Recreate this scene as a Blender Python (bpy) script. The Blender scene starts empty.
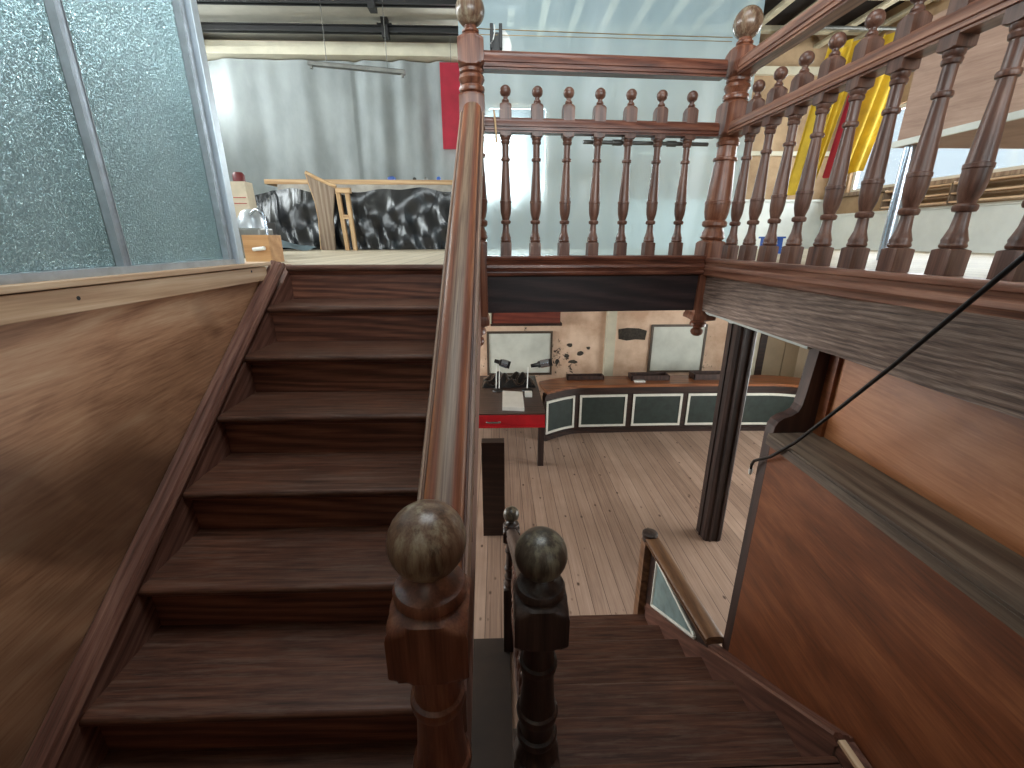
import bpy, bmesh, math, random
from mathutils import Vector, Matrix
random.seed(7)
SC = bpy.context.scene
COL = SC.collection
PI = math.pi

# ------------------------------------------------------------------ materials
def lin(c):
    def f(v):
        v /= 255.0
        return v / 12.92 if v <= 0.04045 else ((v + 0.055) / 1.055) ** 2.4
    return (f(c[0]), f(c[1]), f(c[2]), 1.0)

class NT:
    def __init__(s, name):
        s.m = bpy.data.materials.new(name); s.m.use_nodes = True
        s.t = s.m.node_tree; s.t.nodes.clear()
        s.out = s.n('ShaderNodeOutputMaterial')
    def n(s, typ, **kw):
        nd = s.t.nodes.new(typ)
        for k, v in kw.items():
            setattr(nd, k, v)
        return nd
    def l(s, a, b):
        s.t.links.new(a, b)
    def math(s, op, a, b=None, clamp=False):
        nd = s.n('ShaderNodeMath', operation=op, use_clamp=clamp)
        for i, v in enumerate((a, b)):
            if v is None: continue
            if isinstance(v, (int, float)): nd.inputs[i].default_value = v
            else: s.l(v, nd.inputs[i])
        return nd.outputs[0]
    def coords(s, scale=(1, 1, 1), rnd=True, rot=(0, 0, 0)):
        tc = s.n('ShaderNodeTexCoord')
        v = tc.outputs['Object']
        if rnd:
            oi = s.n('ShaderNodeObjectInfo')
            ml = s.n('ShaderNodeVectorMath', operation='SCALE'); ml.inputs[0].default_value = (13.1, 7.7, 17.3)
            s.l(oi.outputs['Random'], ml.inputs['Scale'])
            ad = s.n('ShaderNodeVectorMath', operation='ADD'); s.l(v, ad.inputs[0]); s.l(ml.outputs[0], ad.inputs[1]); v = ad.outputs[0]
        if any(rot):
            mr = s.n('ShaderNodeMapping'); mr.inputs['Rotation'].default_value = rot; s.l(v, mr.inputs['Vector']); v = mr.outputs[0]
        mp = s.n('ShaderNodeMapping'); mp.inputs['Scale'].default_value = scale
        s.l(v, mp.inputs['Vector'])
        return mp.outputs[0]
    def noise(s, vec, scale=1, detail=4, rough=.55, dist=0):
        nd = s.n('ShaderNodeTexNoise'); nd.inputs['Scale'].default_value = scale; nd.inputs['Detail'].default_value = detail
        nd.inputs['Roughness'].default_value = rough; nd.inputs['Distortion'].default_value = dist
        s.l(vec, nd.inputs['Vector']); return nd.outputs['Fac']
    def ramp(s, fac, stops):
        nd = s.n('ShaderNodeValToRGB'); e = nd.color_ramp.elements
        while len(e) < len(stops): e.new(0.5)
        for i, (p, c) in enumerate(stops):
            e[i].position = p; e[i].color = c if len(c) == 4 else lin(c)
        s.l(fac, nd.inputs[0]); return nd.outputs[0]
    def mix(s, fac, a, b, blend='MIX'):
        nd = s.n('ShaderNodeMix', data_type='RGBA', blend_type=blend)
        for i, v in ((0, fac), (6, a), (7, b)):
            if isinstance(v, (int, float)): nd.inputs[i].default_value = v
            elif isinstance(v, tuple): nd.inputs[i].default_value = v if len(v) == 4 else lin(v)
            else: s.l(v, nd.inputs[i])
        return nd.outputs[2]
    def bsdf(s, color, rough=.5, metal=0, bump=None, bstr=.2, bdist=.002, coat=0, spec=.5):
        b = s.n('ShaderNodeBsdfPrincipled')
        for k, v in (('Base Color', color), ('Roughness', rough)):
            if isinstance(v, (int, float)): b.inputs[k].default_value = v
            elif isinstance(v, tuple): b.inputs[k].default_value = v if len(v) == 4 else lin(v)
            else: s.l(v, b.inputs[k])
        b.inputs['Metallic'].default_value = metal
        b.inputs['Coat Weight'].default_value = coat
        b.inputs['Coat Roughness'].default_value = .25
        b.inputs['Specular IOR Level'].default_value = spec
        if bump is not None:
            bp = s.n('ShaderNodeBump'); bp.inputs['Strength'].default_value = bstr; bp.inputs['Distance'].default_value = bdist
            s.l(bump, bp.inputs['Height']); s.l(bp.outputs[0], b.inputs['Normal'])
        return b
    def done(s, sh):
        s.l(sh.outputs[0], s.out.inputs['Surface']); return s.m

def wood(name, dark, mid, light, axis='X', k=1.0, rough=.42, bstr=.25, coat=.0, blotch=.5, fig=.5, worn=None, tilt=0.0, spec=.5):
    """timber with grain running along AXIS"""
    s = NT(name)
    def sc(al, ac):
        return tuple((al if a == axis else ac) * k for a in 'XYZ')
    tl = (tilt, 0, 0)
    c = s.coords(sc(1.3, 26), rot=tl)
    g1 = s.noise(c, 1, 5, .6, .6)
    g2 = s.noise(s.coords(sc(4, 160), rot=tl), 1, 3, .6)
    wv = s.n('ShaderNodeTexWave', wave_type='BANDS', bands_direction='DIAGONAL'); wv.inputs['Scale'].default_value = 1.0
    wv.inputs['Distortion'].default_value = 9; wv.inputs['Detail'].default_value = 3; wv.inputs['Detail Scale'].default_value = .8
    s.l(s.coords(sc(.5, 8), rot=tl), wv.inputs['Vector'])
    f = s.math('ADD', s.math('MULTIPLY', g1, 1 - fig * .5), s.math('MULTIPLY', wv.outputs['Fac'], fig * .5))
    f = s.math('ADD', s.math('MULTIPLY', f, .66), s.math('MULTIPLY', g2, .34))
    col = s.ramp(f, [(.32, dark), (.5, mid), (.68, light)])
    bl = s.noise(s.coords((2.2, 2.2, 2.2)), 1.3, 4, .6)
    col = s.mix(s.math('MULTIPLY', s.ramp(bl, [(.35, (0, 0, 0, 1)), (.7, (1, 1, 1, 1))]), blotch), col, dark)
    if worn:
        wn = s.noise(s.coords(sc(1.2, 14), rot=tl), 1.4, 5, .7)
        col = s.mix(s.ramp(wn, [(.5, (0, 0, 0, 1)), (.72, (1, 1, 1, 1))]), col, worn)
    r = s.math('ADD', s.math('MULTIPLY', bl, .25), rough - .12)
    return s.done(s.bsdf(col, r, bump=f, bstr=bstr, coat=coat, spec=spec))

def plain(name, c, rough=.5, metal=0, var=.25, scale=8, bstr=.1, c2=None, spec=.5):
    s = NT(name)
    n = s.noise(s.coords((1, 1, 1)), scale, 5, .6)
    c2 = c2 or tuple(max(0, v * (1 - var)) for v in c)
    col = s.ramp(n, [(.3, c2), (.68, c)])
    return s.done(s.bsdf(col, rough, metal, bump=n, bstr=bstr, spec=spec))

MAHOG = dict(dark=(52, 27, 20), mid=(92, 50, 36), light=(124, 72, 50))
M = {}
UPA = math.atan2(.18, .2614)
M['stair_x'] = wood('stair timber', (46, 27, 19), (88, 54, 40), (118, 78, 60), 'X', k=2.4, rough=.48, spec=.35, blotch=.55, fig=.2, worn=(104, 80, 68))
M['riser_x'] = wood('riser timber', (60, 32, 24), (104, 62, 46), (140, 92, 70), 'X', k=1.9, rough=.48, blotch=.35, fig=.6)
M['string_up'] = wood('string timber up', (78, 48, 38), (116, 77, 64), (150, 110, 94), 'Y', k=2.0, rough=.46, blotch=.3, tilt=-UPA)
M['string_y'] = wood('string timber', (72, 42, 33), (100, 64, 52), (128, 88, 72), 'Y', k=2.0, rough=.46, blotch=.3, tilt=UPA)
M['rail_x'] = wood('rail timber across', (64, 34, 25), (102, 58, 43), (130, 82, 62), 'X', k=1.6, rough=.34, blotch=.3)
M['rail_y'] = wood('rail timber along', (88, 54, 42), (138, 92, 72), (174, 126, 102), 'Y', k=1.6, rough=.36, blotch=.3)
def worn_sheen_rail():
    s = NT('worn handrail with painted sheen'); tl = (-UPA, 0, 0)
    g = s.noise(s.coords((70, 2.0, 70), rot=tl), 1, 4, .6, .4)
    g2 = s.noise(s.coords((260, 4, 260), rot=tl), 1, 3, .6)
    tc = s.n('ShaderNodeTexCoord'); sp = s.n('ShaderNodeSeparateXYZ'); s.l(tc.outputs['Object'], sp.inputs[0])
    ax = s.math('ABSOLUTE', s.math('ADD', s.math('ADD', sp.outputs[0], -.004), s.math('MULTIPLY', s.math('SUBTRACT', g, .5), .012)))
    col = s.ramp(s.math('MULTIPLY', ax, 16.0), [(.0, (138, 114, 92)), (.22, (134, 104, 82)), (.34, (124, 72, 52)), (.50, (142, 84, 56)), (.62, (168, 112, 78)), (.68, (84, 46, 34)), (.76, (150, 116, 96)), (.95, (168, 140, 120))])  # wear plus painted sheen: sky-grey top, shaded groove line, pale edge
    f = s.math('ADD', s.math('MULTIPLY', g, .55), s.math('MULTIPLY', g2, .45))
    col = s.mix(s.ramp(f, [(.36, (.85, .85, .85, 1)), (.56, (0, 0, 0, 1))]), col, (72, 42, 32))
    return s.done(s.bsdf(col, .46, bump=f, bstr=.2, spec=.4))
M['rail_worn_sheen'] = worn_sheen_rail()
M['turned'] = wood('turned mahogany', (66, 42, 34), (102, 68, 55), (134, 96, 80), 'Z', k=1.6, rough=.36, blotch=.35, fig=.3)
M['turned_red'] = wood('red turned mahogany', (70, 38, 28), (116, 69, 49), (150, 100, 76), 'Z', k=1.6, rough=.33, blotch=.3, fig=.3)
M['newel_near'] = wood('dark red newel timber', (62, 34, 25), (114, 68, 50), (148, 100, 76), 'Z', k=1.6, rough=.3, blotch=.3, fig=.3)
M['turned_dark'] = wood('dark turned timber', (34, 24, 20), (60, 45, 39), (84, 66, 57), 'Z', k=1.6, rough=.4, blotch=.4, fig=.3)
M['ball'] = wood('rubbed ball timber', (58, 40, 30), (112, 84, 66), (150, 126, 104), 'Z', k=1.6, rough=.28, blotch=.45, fig=.1, worn=(158, 146, 122))  # rubbed timber, its pale tones raised to imitate reflected sky
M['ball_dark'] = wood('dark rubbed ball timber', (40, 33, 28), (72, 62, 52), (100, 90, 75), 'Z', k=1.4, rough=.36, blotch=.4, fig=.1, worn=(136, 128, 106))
M['fascia'] = wood('rough fascia timber', (64, 50, 44), (118, 97, 86), (162, 140, 126), 'Y', k=4.0, rough=.7, bstr=.9, fig=.4, blotch=.3)
M['fascia_x'] = wood('dark fascia timber', (22, 14, 16), (38, 25, 27), (58, 40, 40), 'X', rough=.5, bstr=.5, fig=.7, blotch=.4)
M['ledge'] = wood('painted dark ledge', (62, 47, 37), (88, 70, 56), (122, 104, 88), 'Y', rough=.6, blotch=.3, worn=(116, 100, 84))
M['bracket'] = wood('dark bracket timber', (38, 22, 18), (56, 34, 28), (76, 50, 42), 'Z', rough=.55, blotch=.3)
M['postdark'] = wood('dark post timber', (26, 16, 14), (46, 30, 27), (72, 52, 46), 'Z', rough=.55, bstr=.5, blotch=.3)
M['pine'] = wood('raw pine', (178, 140, 108), (206, 170, 136), (226, 198, 166), 'Y', rough=.6, blotch=.12)
M['pine_x'] = wood('raw pine plank', (150, 112, 74), (184, 148, 106), (206, 174, 134), 'X', rough=.6, blotch=.15)
M['pine_z'] = wood('raw pine upright', (150, 112, 74), (184, 148, 106), (206, 174, 134), 'Z', rough=.6, blotch=.15)
M['greyboard'] = wood('weathered board', (96, 78, 64), (136, 116, 98), (166, 148, 128), 'Z', rough=.7, blotch=.2)
M['batten'] = plain('ceiling batten', (206, 196, 170), .8, var=.3, scale=3)
M['side_rail'] = wood('brown side rail', (70, 44, 28), (112, 76, 50), (140, 102, 72), 'Y', rough=.4, blotch=.3)
M['counter'] = wood('counter timber', (86, 46, 26), (128, 76, 46), (158, 102, 66), 'X', rough=.35, blotch=.2)
M['bar_dark'] = wood('dark bar timber', (28, 16, 13), (44, 26, 21), (62, 40, 33), 'X', rough=.45, blotch=.3)

def plywood(name, a, b, c, rough=.42, k=1.0, stain=None):
    s = NT(name)
    v = s.coords((1, .7 * k, 3.4 * k), rnd=False, rot=(-.07, 0, 0))
    n1 = s.noise(v, 2.2, 6, .62, 1.6)
    n2 = s.noise(s.coords((1, 7, 130), rnd=False, rot=(-.07, 0, 0)), 1, 4, .6)
    f = s.math('ADD', s.math('MULTIPLY', n1, .6), s.math('MULTIPLY', n2, .4))
    col = s.ramp(f, [(.3, a), (.5, b), (.7, c)])
    if stain:
        sn = s.noise(s.coords((1, 1.0, 1.5), rnd=False, rot=(.75, 0, 0)), 1.15, 3, .55, .4)
        col = s.mix(s.math('MULTIPLY', s.ramp(sn, [(.50, (0, 0, 0, 1)), (.64, (1, 1, 1, 1))]), .7), col, stain)
    return s.done(s.bsdf(col, s.math('ADD', s.math('MULTIPLY', n1, .2), rough - .1), bump=n2, bstr=.12))
M['ply_left'] = plywood('tan plywood', (134, 90, 66), (192, 144, 110), (216, 178, 144), .42, stain=(84, 54, 38))
M['ply_orange'] = plywood('varnished orange plywood', (134, 78, 46), (168, 106, 66), (190, 132, 90), .38)
M['ply_brown'] = plywood('varnished brown plywood', (72, 38, 22), (116, 64, 37), (148, 90, 55), .36)
M['ply_pink'] = plywood('pale brown board', (140, 104, 86), (166, 130, 110), (184, 150, 130), .6)

def planks(name, base, dark, light, w=.125, knots=True, rough=.5):
    s = NT(name)
    tc = s.n('ShaderNodeTexCoord'); sp = s.n('ShaderNodeSeparateXYZ'); s.l(tc.outputs['Object'], sp.inputs[0])
    xs = s.math('MULTIPLY', s.math('ADD', sp.outputs[0], 20.0), 1 / w)
    fl = s.math('FLOOR', xs); fr = s.math('FRACT', xs)
    wn = s.n('ShaderNodeTexWhiteNoise', noise_dimensions='1D'); s.l(fl, wn.inputs['W'])
    mp = s.n('ShaderNodeCombineXYZ'); s.l(s.math('MULTIPLY', sp.outputs[0], 55), mp.inputs[0])
    s.l(s.math('ADD', s.math('MULTIPLY', sp.outputs[1], 1.3), s.math('MULTIPLY', wn.outputs['Value'], 40)), mp.inputs[1])
    g = s.noise(mp.outputs[0], 1, 5, .6, .8)
    f = s.math('ADD', s.math('MULTIPLY', g, .75), s.math('MULTIPLY', wn.outputs['Value'], .25))
    col = s.ramp(f, [(.25, dark), (.5, base), (.78, light)])
    if knots:
        vo = s.n('ShaderNodeTexVoronoi'); vo.inputs['Scale'].default_value = 1
        cb = s.n('ShaderNodeCombineXYZ'); s.l(s.math('MULTIPLY', sp.outputs[0], 7.5), cb.inputs[0]); s.l(s.math('MULTIPLY', sp.outputs[1], 4.2), cb.inputs[1])
        s.l(cb.outputs[0], vo.inputs['Vector'])
        kn = s.ramp(vo.outputs['Distance'], [(.05, (1, 1, 1, 1)), (.12, (0, 0, 0, 1))])
        col = s.mix(kn, col, (70, 46, 34))
    edge = s.math('GREATER_THAN', s.math('ABSOLUTE', s.math('SUBTRACT', fr, .5)), .478)
    st = s.noise(tc.outputs['Object'], 1.1, 5, .6)
    col = s.mix(s.math('MULTIPLY', s.ramp(st, [(.42, (0, 0, 0, 1)), (.7, (1, 1, 1, 1))]), .45), col, dark)
    col = s.mix(s.math('MULTIPLY', edge, .75), col, (54, 38, 30))
    return s.done(s.bsdf(col, rough, bump=s.math('SUBTRACT', g, edge), bstr=.15))
M['floor_pine'] = planks('stripped pine floor', (164, 136, 119), (122, 97, 83), (186, 159, 142))
M['floor_pale'] = planks('pale upper boards', (196, 182, 158), (172, 156, 132), (214, 202, 180), .14, False)

def plaster(name, base, dark, chip, thr=.66, scale=2.2, rough=.85):
    s = NT(name)
    v = s.coords((1, 1, 1), rnd=False)
    n = s.noise(v, scale, 8, .65)
    m = s.noise(v, .7, 2, .5)
    f = s.noise(v, 9, 6, .7, .5)
    col = s.ramp(n, [(.35, dark), (.6, base)])
    ch = s.ramp(s.math('ADD', s.math('MULTIPLY', f, .6), s.math('MULTIPLY', m, .5)), [(thr, (0, 0, 0, 1)), (thr + .02, (1, 1, 1, 1))])
    col = s.mix(ch, col, chip)
    return s.done(s.bsdf(col, rough, bump=s.math('SUBTRACT', n, ch), bstr=.4, bdist=.01))
M['peach'] = plaster('worn peach plaster', (226, 196, 172), (196, 160, 134), (74, 58, 50), .665)
M['tan_wall'] = plaster('tan boarded wall', (176, 148, 116), (140, 112, 84), (110, 84, 60), .72, 1.5)
M['grey_paint'] = plain('grey painted boards', (136, 142, 142), .7, var=.25, scale=3)
M['white_paint'] = plain('off white paint', (186, 190, 184), .7, var=.12, scale=3)
M['dado_white'] = plain('white wainscot paint', (226, 230, 226), .6, var=.1, scale=2)
M['cream'] = plain('cream paint', (206, 198, 176), .6, var=.12, scale=3)
M['beige'] = plain('beige panel', (196, 176, 150), .7, var=.12, scale=2)
M['ceil_white'] = plain('stained white boarding', (184, 181, 170), .85, var=.16, scale=1.6)
M['dark_void'] = plain('dark roof boards', (44, 36, 34), .9, var=.4, scale=2)
M['black_iron'] = plain('black painted steel', (30, 28, 28), .5, var=.3)
M['lino'] = plain('dark brown lino', (54, 40, 32), .6, var=.3, scale=5)
M['alu'] = plain('aluminium', (196, 202, 208), .34, metal=.6, var=.12, scale=20)
M['alu_white'] = plain('pale aluminium edge', (204, 216, 226), .35, metal=.4, var=.08, scale=20)
M['chrome'] = plain('steel tube', (190, 200, 214), .22, metal=.9, var=.1)
M['grey_metal'] = plain('grey metal', (128, 128, 124), .4, metal=.6, var=.2)
M['white_plastic'] = plain('white plastic', (232, 232, 228), .4, var=.05)
M['white_frame'] = plain('white frame paint', (224, 222, 212), .5, var=.08)
M['whiteboard'] = plain('off white board', (214, 216, 206), .5, var=.12, scale=3)
M['board_frame'] = plain('brown grey board frame', (86, 72, 60), .5, var=.25)
M['green'] = plain('dark green panel', (44, 56, 52), .55, var=.25, scale=12)
M['green_light'] = plain('blue green panel', (128, 150, 150), .5, var=.2, scale=12)
M['red'] = plain('red paint', (192, 28, 40), .4, var=.2, scale=4)
M['red_cloth'] = plain('red cloth', (168, 30, 52), .75, var=.15, scale=5)
M['yellow'] = plain('yellow cloth', (214, 176, 40), .75, var=.18, scale=4)
M['blue'] = plain('blue plastic', (36, 84, 168), .4, var=.15)
M['paper'] = plain('white paper', (238, 236, 230), .7, var=.05)
M['cardboard'] = plain('pale cardboard', (206, 192, 170), .75, var=.1)
M['tan_box'] = wood('tan chipboard', (166, 118, 72), (190, 142, 94), (206, 162, 112), 'X', rough=.6, blotch=.15)
M['rubber'] = plain('black rubber', (18, 18, 20), .45, var=.2)
M['deskred'] = wood('dark desk top', (50, 34, 30), (70, 50, 44), (90, 68, 60), 'X', rough=.4, blotch=.3)
M['redbrown'] = wood('red brown shelf', (84, 36, 28), (116, 54, 42), (140, 72, 56), 'X', rough=.45)
M['string_gold'] = plain('brass wire', (150, 128, 84), .4, metal=.5)
M['dustsheet'] = plain('grey dust sheet', (176, 168, 158), .85, var=.25, scale=6)
M['oldbrick'] = plain('exposed brick', (74, 66, 58), .9, var=.5, scale=26, bstr=.6)
M['purple'] = plain('purple case', (70, 36, 60), .6, var=.2)

def black_poly():
    s = NT('black polythene')
    v = s.coords((1, 1, 1), rnd=False)
    n = s.noise(v, 1.7, 2, .45, 1.6)
    n2 = s.noise(s.coords((3.5, 1, .8), rnd=False), 1.3, 2, .5, 1.0)
    b = s.bsdf((12, 13, 17), .27, bump=s.math('ADD', n, n2), bstr=.4, bdist=.06, spec=.6)
    return s.done(b)
M['black_poly'] = black_poly()

def backdrop():
    s = NT('white backdrop sheet')
    n = s.noise(s.coords((1, 1, .5), rnd=False), 1.4, 5, .6)
    col = s.ramp(n, [(.35, (116, 122, 122)), (.65, (148, 154, 154))])
    return s.done(s.bsdf(col, .6, bump=n, bstr=.3, bdist=.03))
M['backdrop'] = backdrop()

def polythene():
    s = NT('clear polythene sheet')
    v = s.coords((1, 1, .5), rnd=False)
    n = s.noise(v, 2.2, 6, .6, .8)
    bp = s.n('ShaderNodeBump'); bp.inputs['Strength'].default_value = .35; bp.inputs['Distance'].default_value = .03; s.l(n, bp.inputs['Height'])
    tl = s.n('ShaderNodeBsdfTranslucent'); tl.inputs['Color'].default_value = lin((200, 228, 240)); s.l(bp.outputs[0], tl.inputs['Normal'])
    df = s.n('ShaderNodeBsdfDiffuse'); df.inputs['Color'].default_value = lin((192, 218, 228)); s.l(bp.outputs[0], df.inputs['Normal'])
    tr = s.n('ShaderNodeBsdfTransparent'); tr.inputs['Color'].default_value = lin((226, 240, 244))
    rf = s.n('ShaderNodeBsdfRefraction'); rf.inputs['Roughness'].default_value = .42; rf.inputs['IOR'].default_value = 1.25
    rf.inputs['Color'].default_value = lin((226, 242, 246)); s.l(bp.outputs[0], rf.inputs['Normal'])
    gl = s.n('ShaderNodeBsdfGlossy'); gl.inputs['Roughness'].default_value = .35; s.l(bp.outputs[0], gl.inputs['Normal'])
    def mx(f, a, b):
        m = s.n('ShaderNodeMixShader'); m.inputs[0].default_value = f; s.l(a.outputs[0], m.inputs[1]); s.l(b.outputs[0], m.inputs[2]); return m
    a = mx(.35, tl, df); a = mx(.26, a, rf); a = mx(.34, a, tr); a = mx(.05, a, gl)
    return s.done(a)
M['polythene'] = polythene()

def obscure_glass():
    s = NT('wired obscure glass')
    v = s.coords((1, 1, 1), rnd=False)
    n = s.noise(v, 165, 2, .6)
    h = n
    bp = s.n('ShaderNodeBump'); bp.inputs['Strength'].default_value = 1.0; bp.inputs['Distance'].default_value = .007; s.l(h, bp.inputs['Height'])
    rf = s.n('ShaderNodeBsdfRefraction'); rf.inputs['Roughness'].default_value = .12; rf.inputs['IOR'].default_value = 1.35
    sparkle_col = s.ramp(s.noise(v, 185, 2, .5), [(.40, (88, 104, 108)), (.50, (192, 212, 216)), (.62, (242, 250, 252))])  # light sparkle of the pebbled glass put into its colour
    s.l(sparkle_col, rf.inputs['Color']); s.l(bp.outputs[0], rf.inputs['Normal'])
    tr = s.n('ShaderNodeBsdfTransparent'); s.l(sparkle_col, tr.inputs['Color'])
    tl = s.n('ShaderNodeBsdfTranslucent'); tl.inputs['Color'].default_value = lin((200, 226, 232)); s.l(bp.outputs[0], tl.inputs['Normal'])
    gl = s.n('ShaderNodeBsdfGlossy'); gl.inputs['Roughness'].default_value = .3; s.l(bp.outputs[0], gl.inputs['Normal'])
    # embedded wire grid (half inch squares)
    sp = s.n('ShaderNodeSeparateXYZ'); tc = s.n('ShaderNodeTexCoord'); s.l(tc.outputs['Object'], sp.inputs[0])
    def line(o):
        fr = s.math('FRACT', s.math('MULTIPLY', s.math('ADD', o, 20.0), 1 / .0135))
        return s.math('GREATER_THAN', fr, .9)
    wire = s.math('MAXIMUM', line(sp.outputs[1]), line(sp.outputs[2]))
    wd = s.n('ShaderNodeBsdfDiffuse'); wd.inputs['Color'].default_value = lin((120, 128, 128))
    def mx(f, a, b):
        m = s.n('ShaderNodeMixShader')
        if isinstance(f, float): m.inputs[0].default_value = f
        else: s.l(f, m.inputs[0])
        s.l(a.outputs[0], m.inputs[1]); s.l(b.outputs[0], m.inputs[2]); return m
    a = mx(.24, rf, tl); a = mx(.22, a, tr); a = mx(.10, a, gl); a = mx(s.math('MULTIPLY', wire, .35), a, wd)
    return s.done(a)
M['obscure'] = obscure_glass()

def clear_glass():
    s = NT('window glass')
    tr = s.n('ShaderNodeBsdfTransparent'); tr.inputs['Color'].default_value = (.94, .97, .97, 1)
    gl = s.n('ShaderNodeBsdfGlossy'); gl.inputs['Roughness'].default_value = .05
    m = s.n('ShaderNodeMixShader'); m.inputs[0].default_value = .06
    s.l(tr.outputs[0], m.inputs[1]); s.l(gl.outputs[0], m.inputs[2])
    return s.done(m)
M['glass'] = clear_glass()

# ------------------------------------------------------------------ geometry helpers
def wloc(o):
    v = Vector((0, 0, 0))
    while o is not None:
        v += o.location; o = o.parent
    return v

def obj(name, bm, mat, parent=None, smooth=None, local=False, bevel=0):
    """link BM (built in world coordinates unless LOCAL) as ONE mesh object"""
    if parent is not None and not local:
        bmesh.ops.translate(bm, verts=bm.verts, vec=-wloc(parent))
    if bevel:
        es = [e for e in bm.edges if len(e.link_faces) == 2 and e.calc_face_angle(0) > .6]
        bmesh.ops.bevel(bm, geom=es, offset=bevel, segments=2, profile=.6, affect='EDGES', clamp_overlap=True)
    bmesh.ops.recalc_face_normals(bm, faces=bm.faces)
    me = bpy.data.meshes.new(name); bm.to_mesh(me); bm.free()
    mats = mat if isinstance(mat, (list, tuple)) else [mat]
    for m in mats: me.materials.append(m)
    if smooth is not None:
        me.shade_smooth(); me.set_sharp_from_angle(angle=math.radians(smooth))
    o = bpy.data.objects.new(name, me); COL.objects.link(o)
    o.parent = parent
    return o

def tag(o, label, cat, group=None, kind=None):
    o['label'] = label; o['category'] = cat
    if group: o['group'] = group
    if kind: o['kind'] = kind
    return o

def thing(name, label, cat, loc=(0, 0, 0), group=None, kind=None):
    o = bpy.data.objects.new(name, None); COL.objects.link(o); o.location = loc
    o.empty_display_size = .1
    return tag(o, label, cat, group, kind)

def struct(o, label=None):
    o['kind'] = 'structure'
    if label: o['label'] = label
    return o

def B(*boxes):
    """bmesh of boxes (x0,x1,y0,y1,z0,z1)"""
    bm = bmesh.new()
    for b in boxes: addbox(bm, *b)
    return bm

def addbox(bm, x0, x1, y0, y1, z0, z1):
    v = [bm.verts.new((x, y, z)) for z in (z0, z1) for y in (y0, y1) for x in (x0, x1)]
    for f in ((0, 2, 3, 1), (4, 5, 7, 6), (0, 1, 5, 4), (2, 6, 7, 3), (0, 4, 6, 2), (1, 3, 7, 5)):
        bm.faces.new([v[i] for i in f])
    return v

def prism(bm, pts, a, b, axis='X'):
    """extrude a closed 2-D outline between a and b along AXIS; the outline is in the two other axes in order"""
    def P(p, t):
        return {'X': (t, p[0], p[1]), 'Y': (p[0], t, p[1]), 'Z': (p[0], p[1], t)}[axis]
    lo = [bm.verts.new(P(p, a)) for p in pts]; hi = [bm.verts.new(P(p, b)) for p in pts]
    n = len(pts)
    bm.faces.new(lo); bm.faces.new(hi[::-1])
    for i in range(n):
        bm.faces.new((lo[i], hi[i], hi[(i + 1) % n], lo[(i + 1) % n]))

def sweep(bm, prof, p0, p1, plumb=False):
    """straight moulding: PROF = [(side, up)] closed, swept from p0 to p1; PLUMB cuts the ends vertically"""
    p0, p1 = Vector(p0), Vector(p1); d = (p1 - p0).normalized()
    side = d.cross(Vector((0, 0, 1))).normalized(); up = side.cross(d)
    if plumb: up = Vector((0, 0, 1)) / max(.2, up.z)
    a = [bm.verts.new(p0 + side * s + up * u) for s, u in prof]
    b = [bm.verts.new(p1 + side * s + up * u) for s, u in prof]
    n = len(prof)
    bm.faces.new(a); bm.faces.new(b[::-1])
    for i in range(n): bm.faces.new((a[i], b[i], b[(i + 1) % n], a[(i + 1) % n]))

def tube(bm, pts, r, seg=10):
    pts = [Vector(p) for p in pts]; rings = []
    for i, p in enumerate(pts):
        d = (pts[min(i + 1, len(pts) - 1)] - pts[max(i - 1, 0)]).normalized()
        ref = Vector((0, 0, 1)) if abs(d.z) < .9 else Vector((1, 0, 0))
        u = d.cross(ref).normalized(); w = d.cross(u)
        rr = r[i] if isinstance(r, (list, tuple)) else r
        rings.append([bm.verts.new(p + (u * math.cos(2 * PI * k / seg) + w * math.sin(2 * PI * k / seg)) * rr) for k in range(seg)])
    for a, b in zip(rings, rings[1:]):
        for k in range(seg): bm.faces.new((a[k], a[(k + 1) % seg], b[(k + 1) % seg], b[k]))
    bm.faces.new(rings[0][::-1]); bm.faces.new(rings[-1])

def loft(bm, prof, c=(0, 0), n=32, rot=0.0, sx=1, sy=1):
    """turned or squared upright: PROF = [(z, half width, squareness 0..1)]"""
    rings = []
    ca, sa = math.cos(rot), math.sin(rot)
    for z, w, q in prof:
        ring = []
        for k in range(n):
            a = 2 * PI * (k + .5 * 0) / n
            x, y = math.cos(a), math.sin(a)
            m = max(abs(x), abs(y)); g = min(1 / m, q[0] / w) if isinstance(q, tuple) else (1 - q) + q / m
            x, y = x * w * g * sx, y * w * g * sy
            ring.append(bm.verts.new((c[0] + x * ca - y * sa, c[1] + x * sa + y * ca, z)))
        rings.append(ring)
    for a, b in zip(rings, rings[1:]):
        for k in range(n): bm.faces.new((a[k], a[(k + 1) % n], b[(k + 1) % n], b[k]))
    bm.faces.new(rings[0][::-1]); bm.faces.new(rings[-1])

def ballprof(zc, r, z_from=None, n=14, squash=1.0):
    out = []
    for i in range(n + 1):
        t = -PI / 2 + PI * i / n
        z = zc + r * squash * math.sin(t); w = max(r * math.cos(t), .0008)
        if z_from is None or z >= z_from: out.append((z, w, 0))
    return out

def sheet(bm, nx, nz, fn, th=0):
    g = [[bm.verts.new(fn(i / nx, j / nz)) for i in range(nx + 1)] for j in range(nz + 1)]
    for j in range(nz):
        for i in range(nx): bm.faces.new((g[j][i], g[j][i + 1], g[j + 1][i + 1], g[j + 1][i]))
    if th:
        bmesh.ops.recalc_face_normals(bm, faces=bm.faces)
        r = bmesh.ops.solidify(bm, geom=list(bm.faces), thickness=th)

def linkcopy(o, parent=None, loc=None):
    c = o.copy(); COL.objects.link(c); c.parent = parent
    if loc is not None: c.location = loc
    return c

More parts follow.
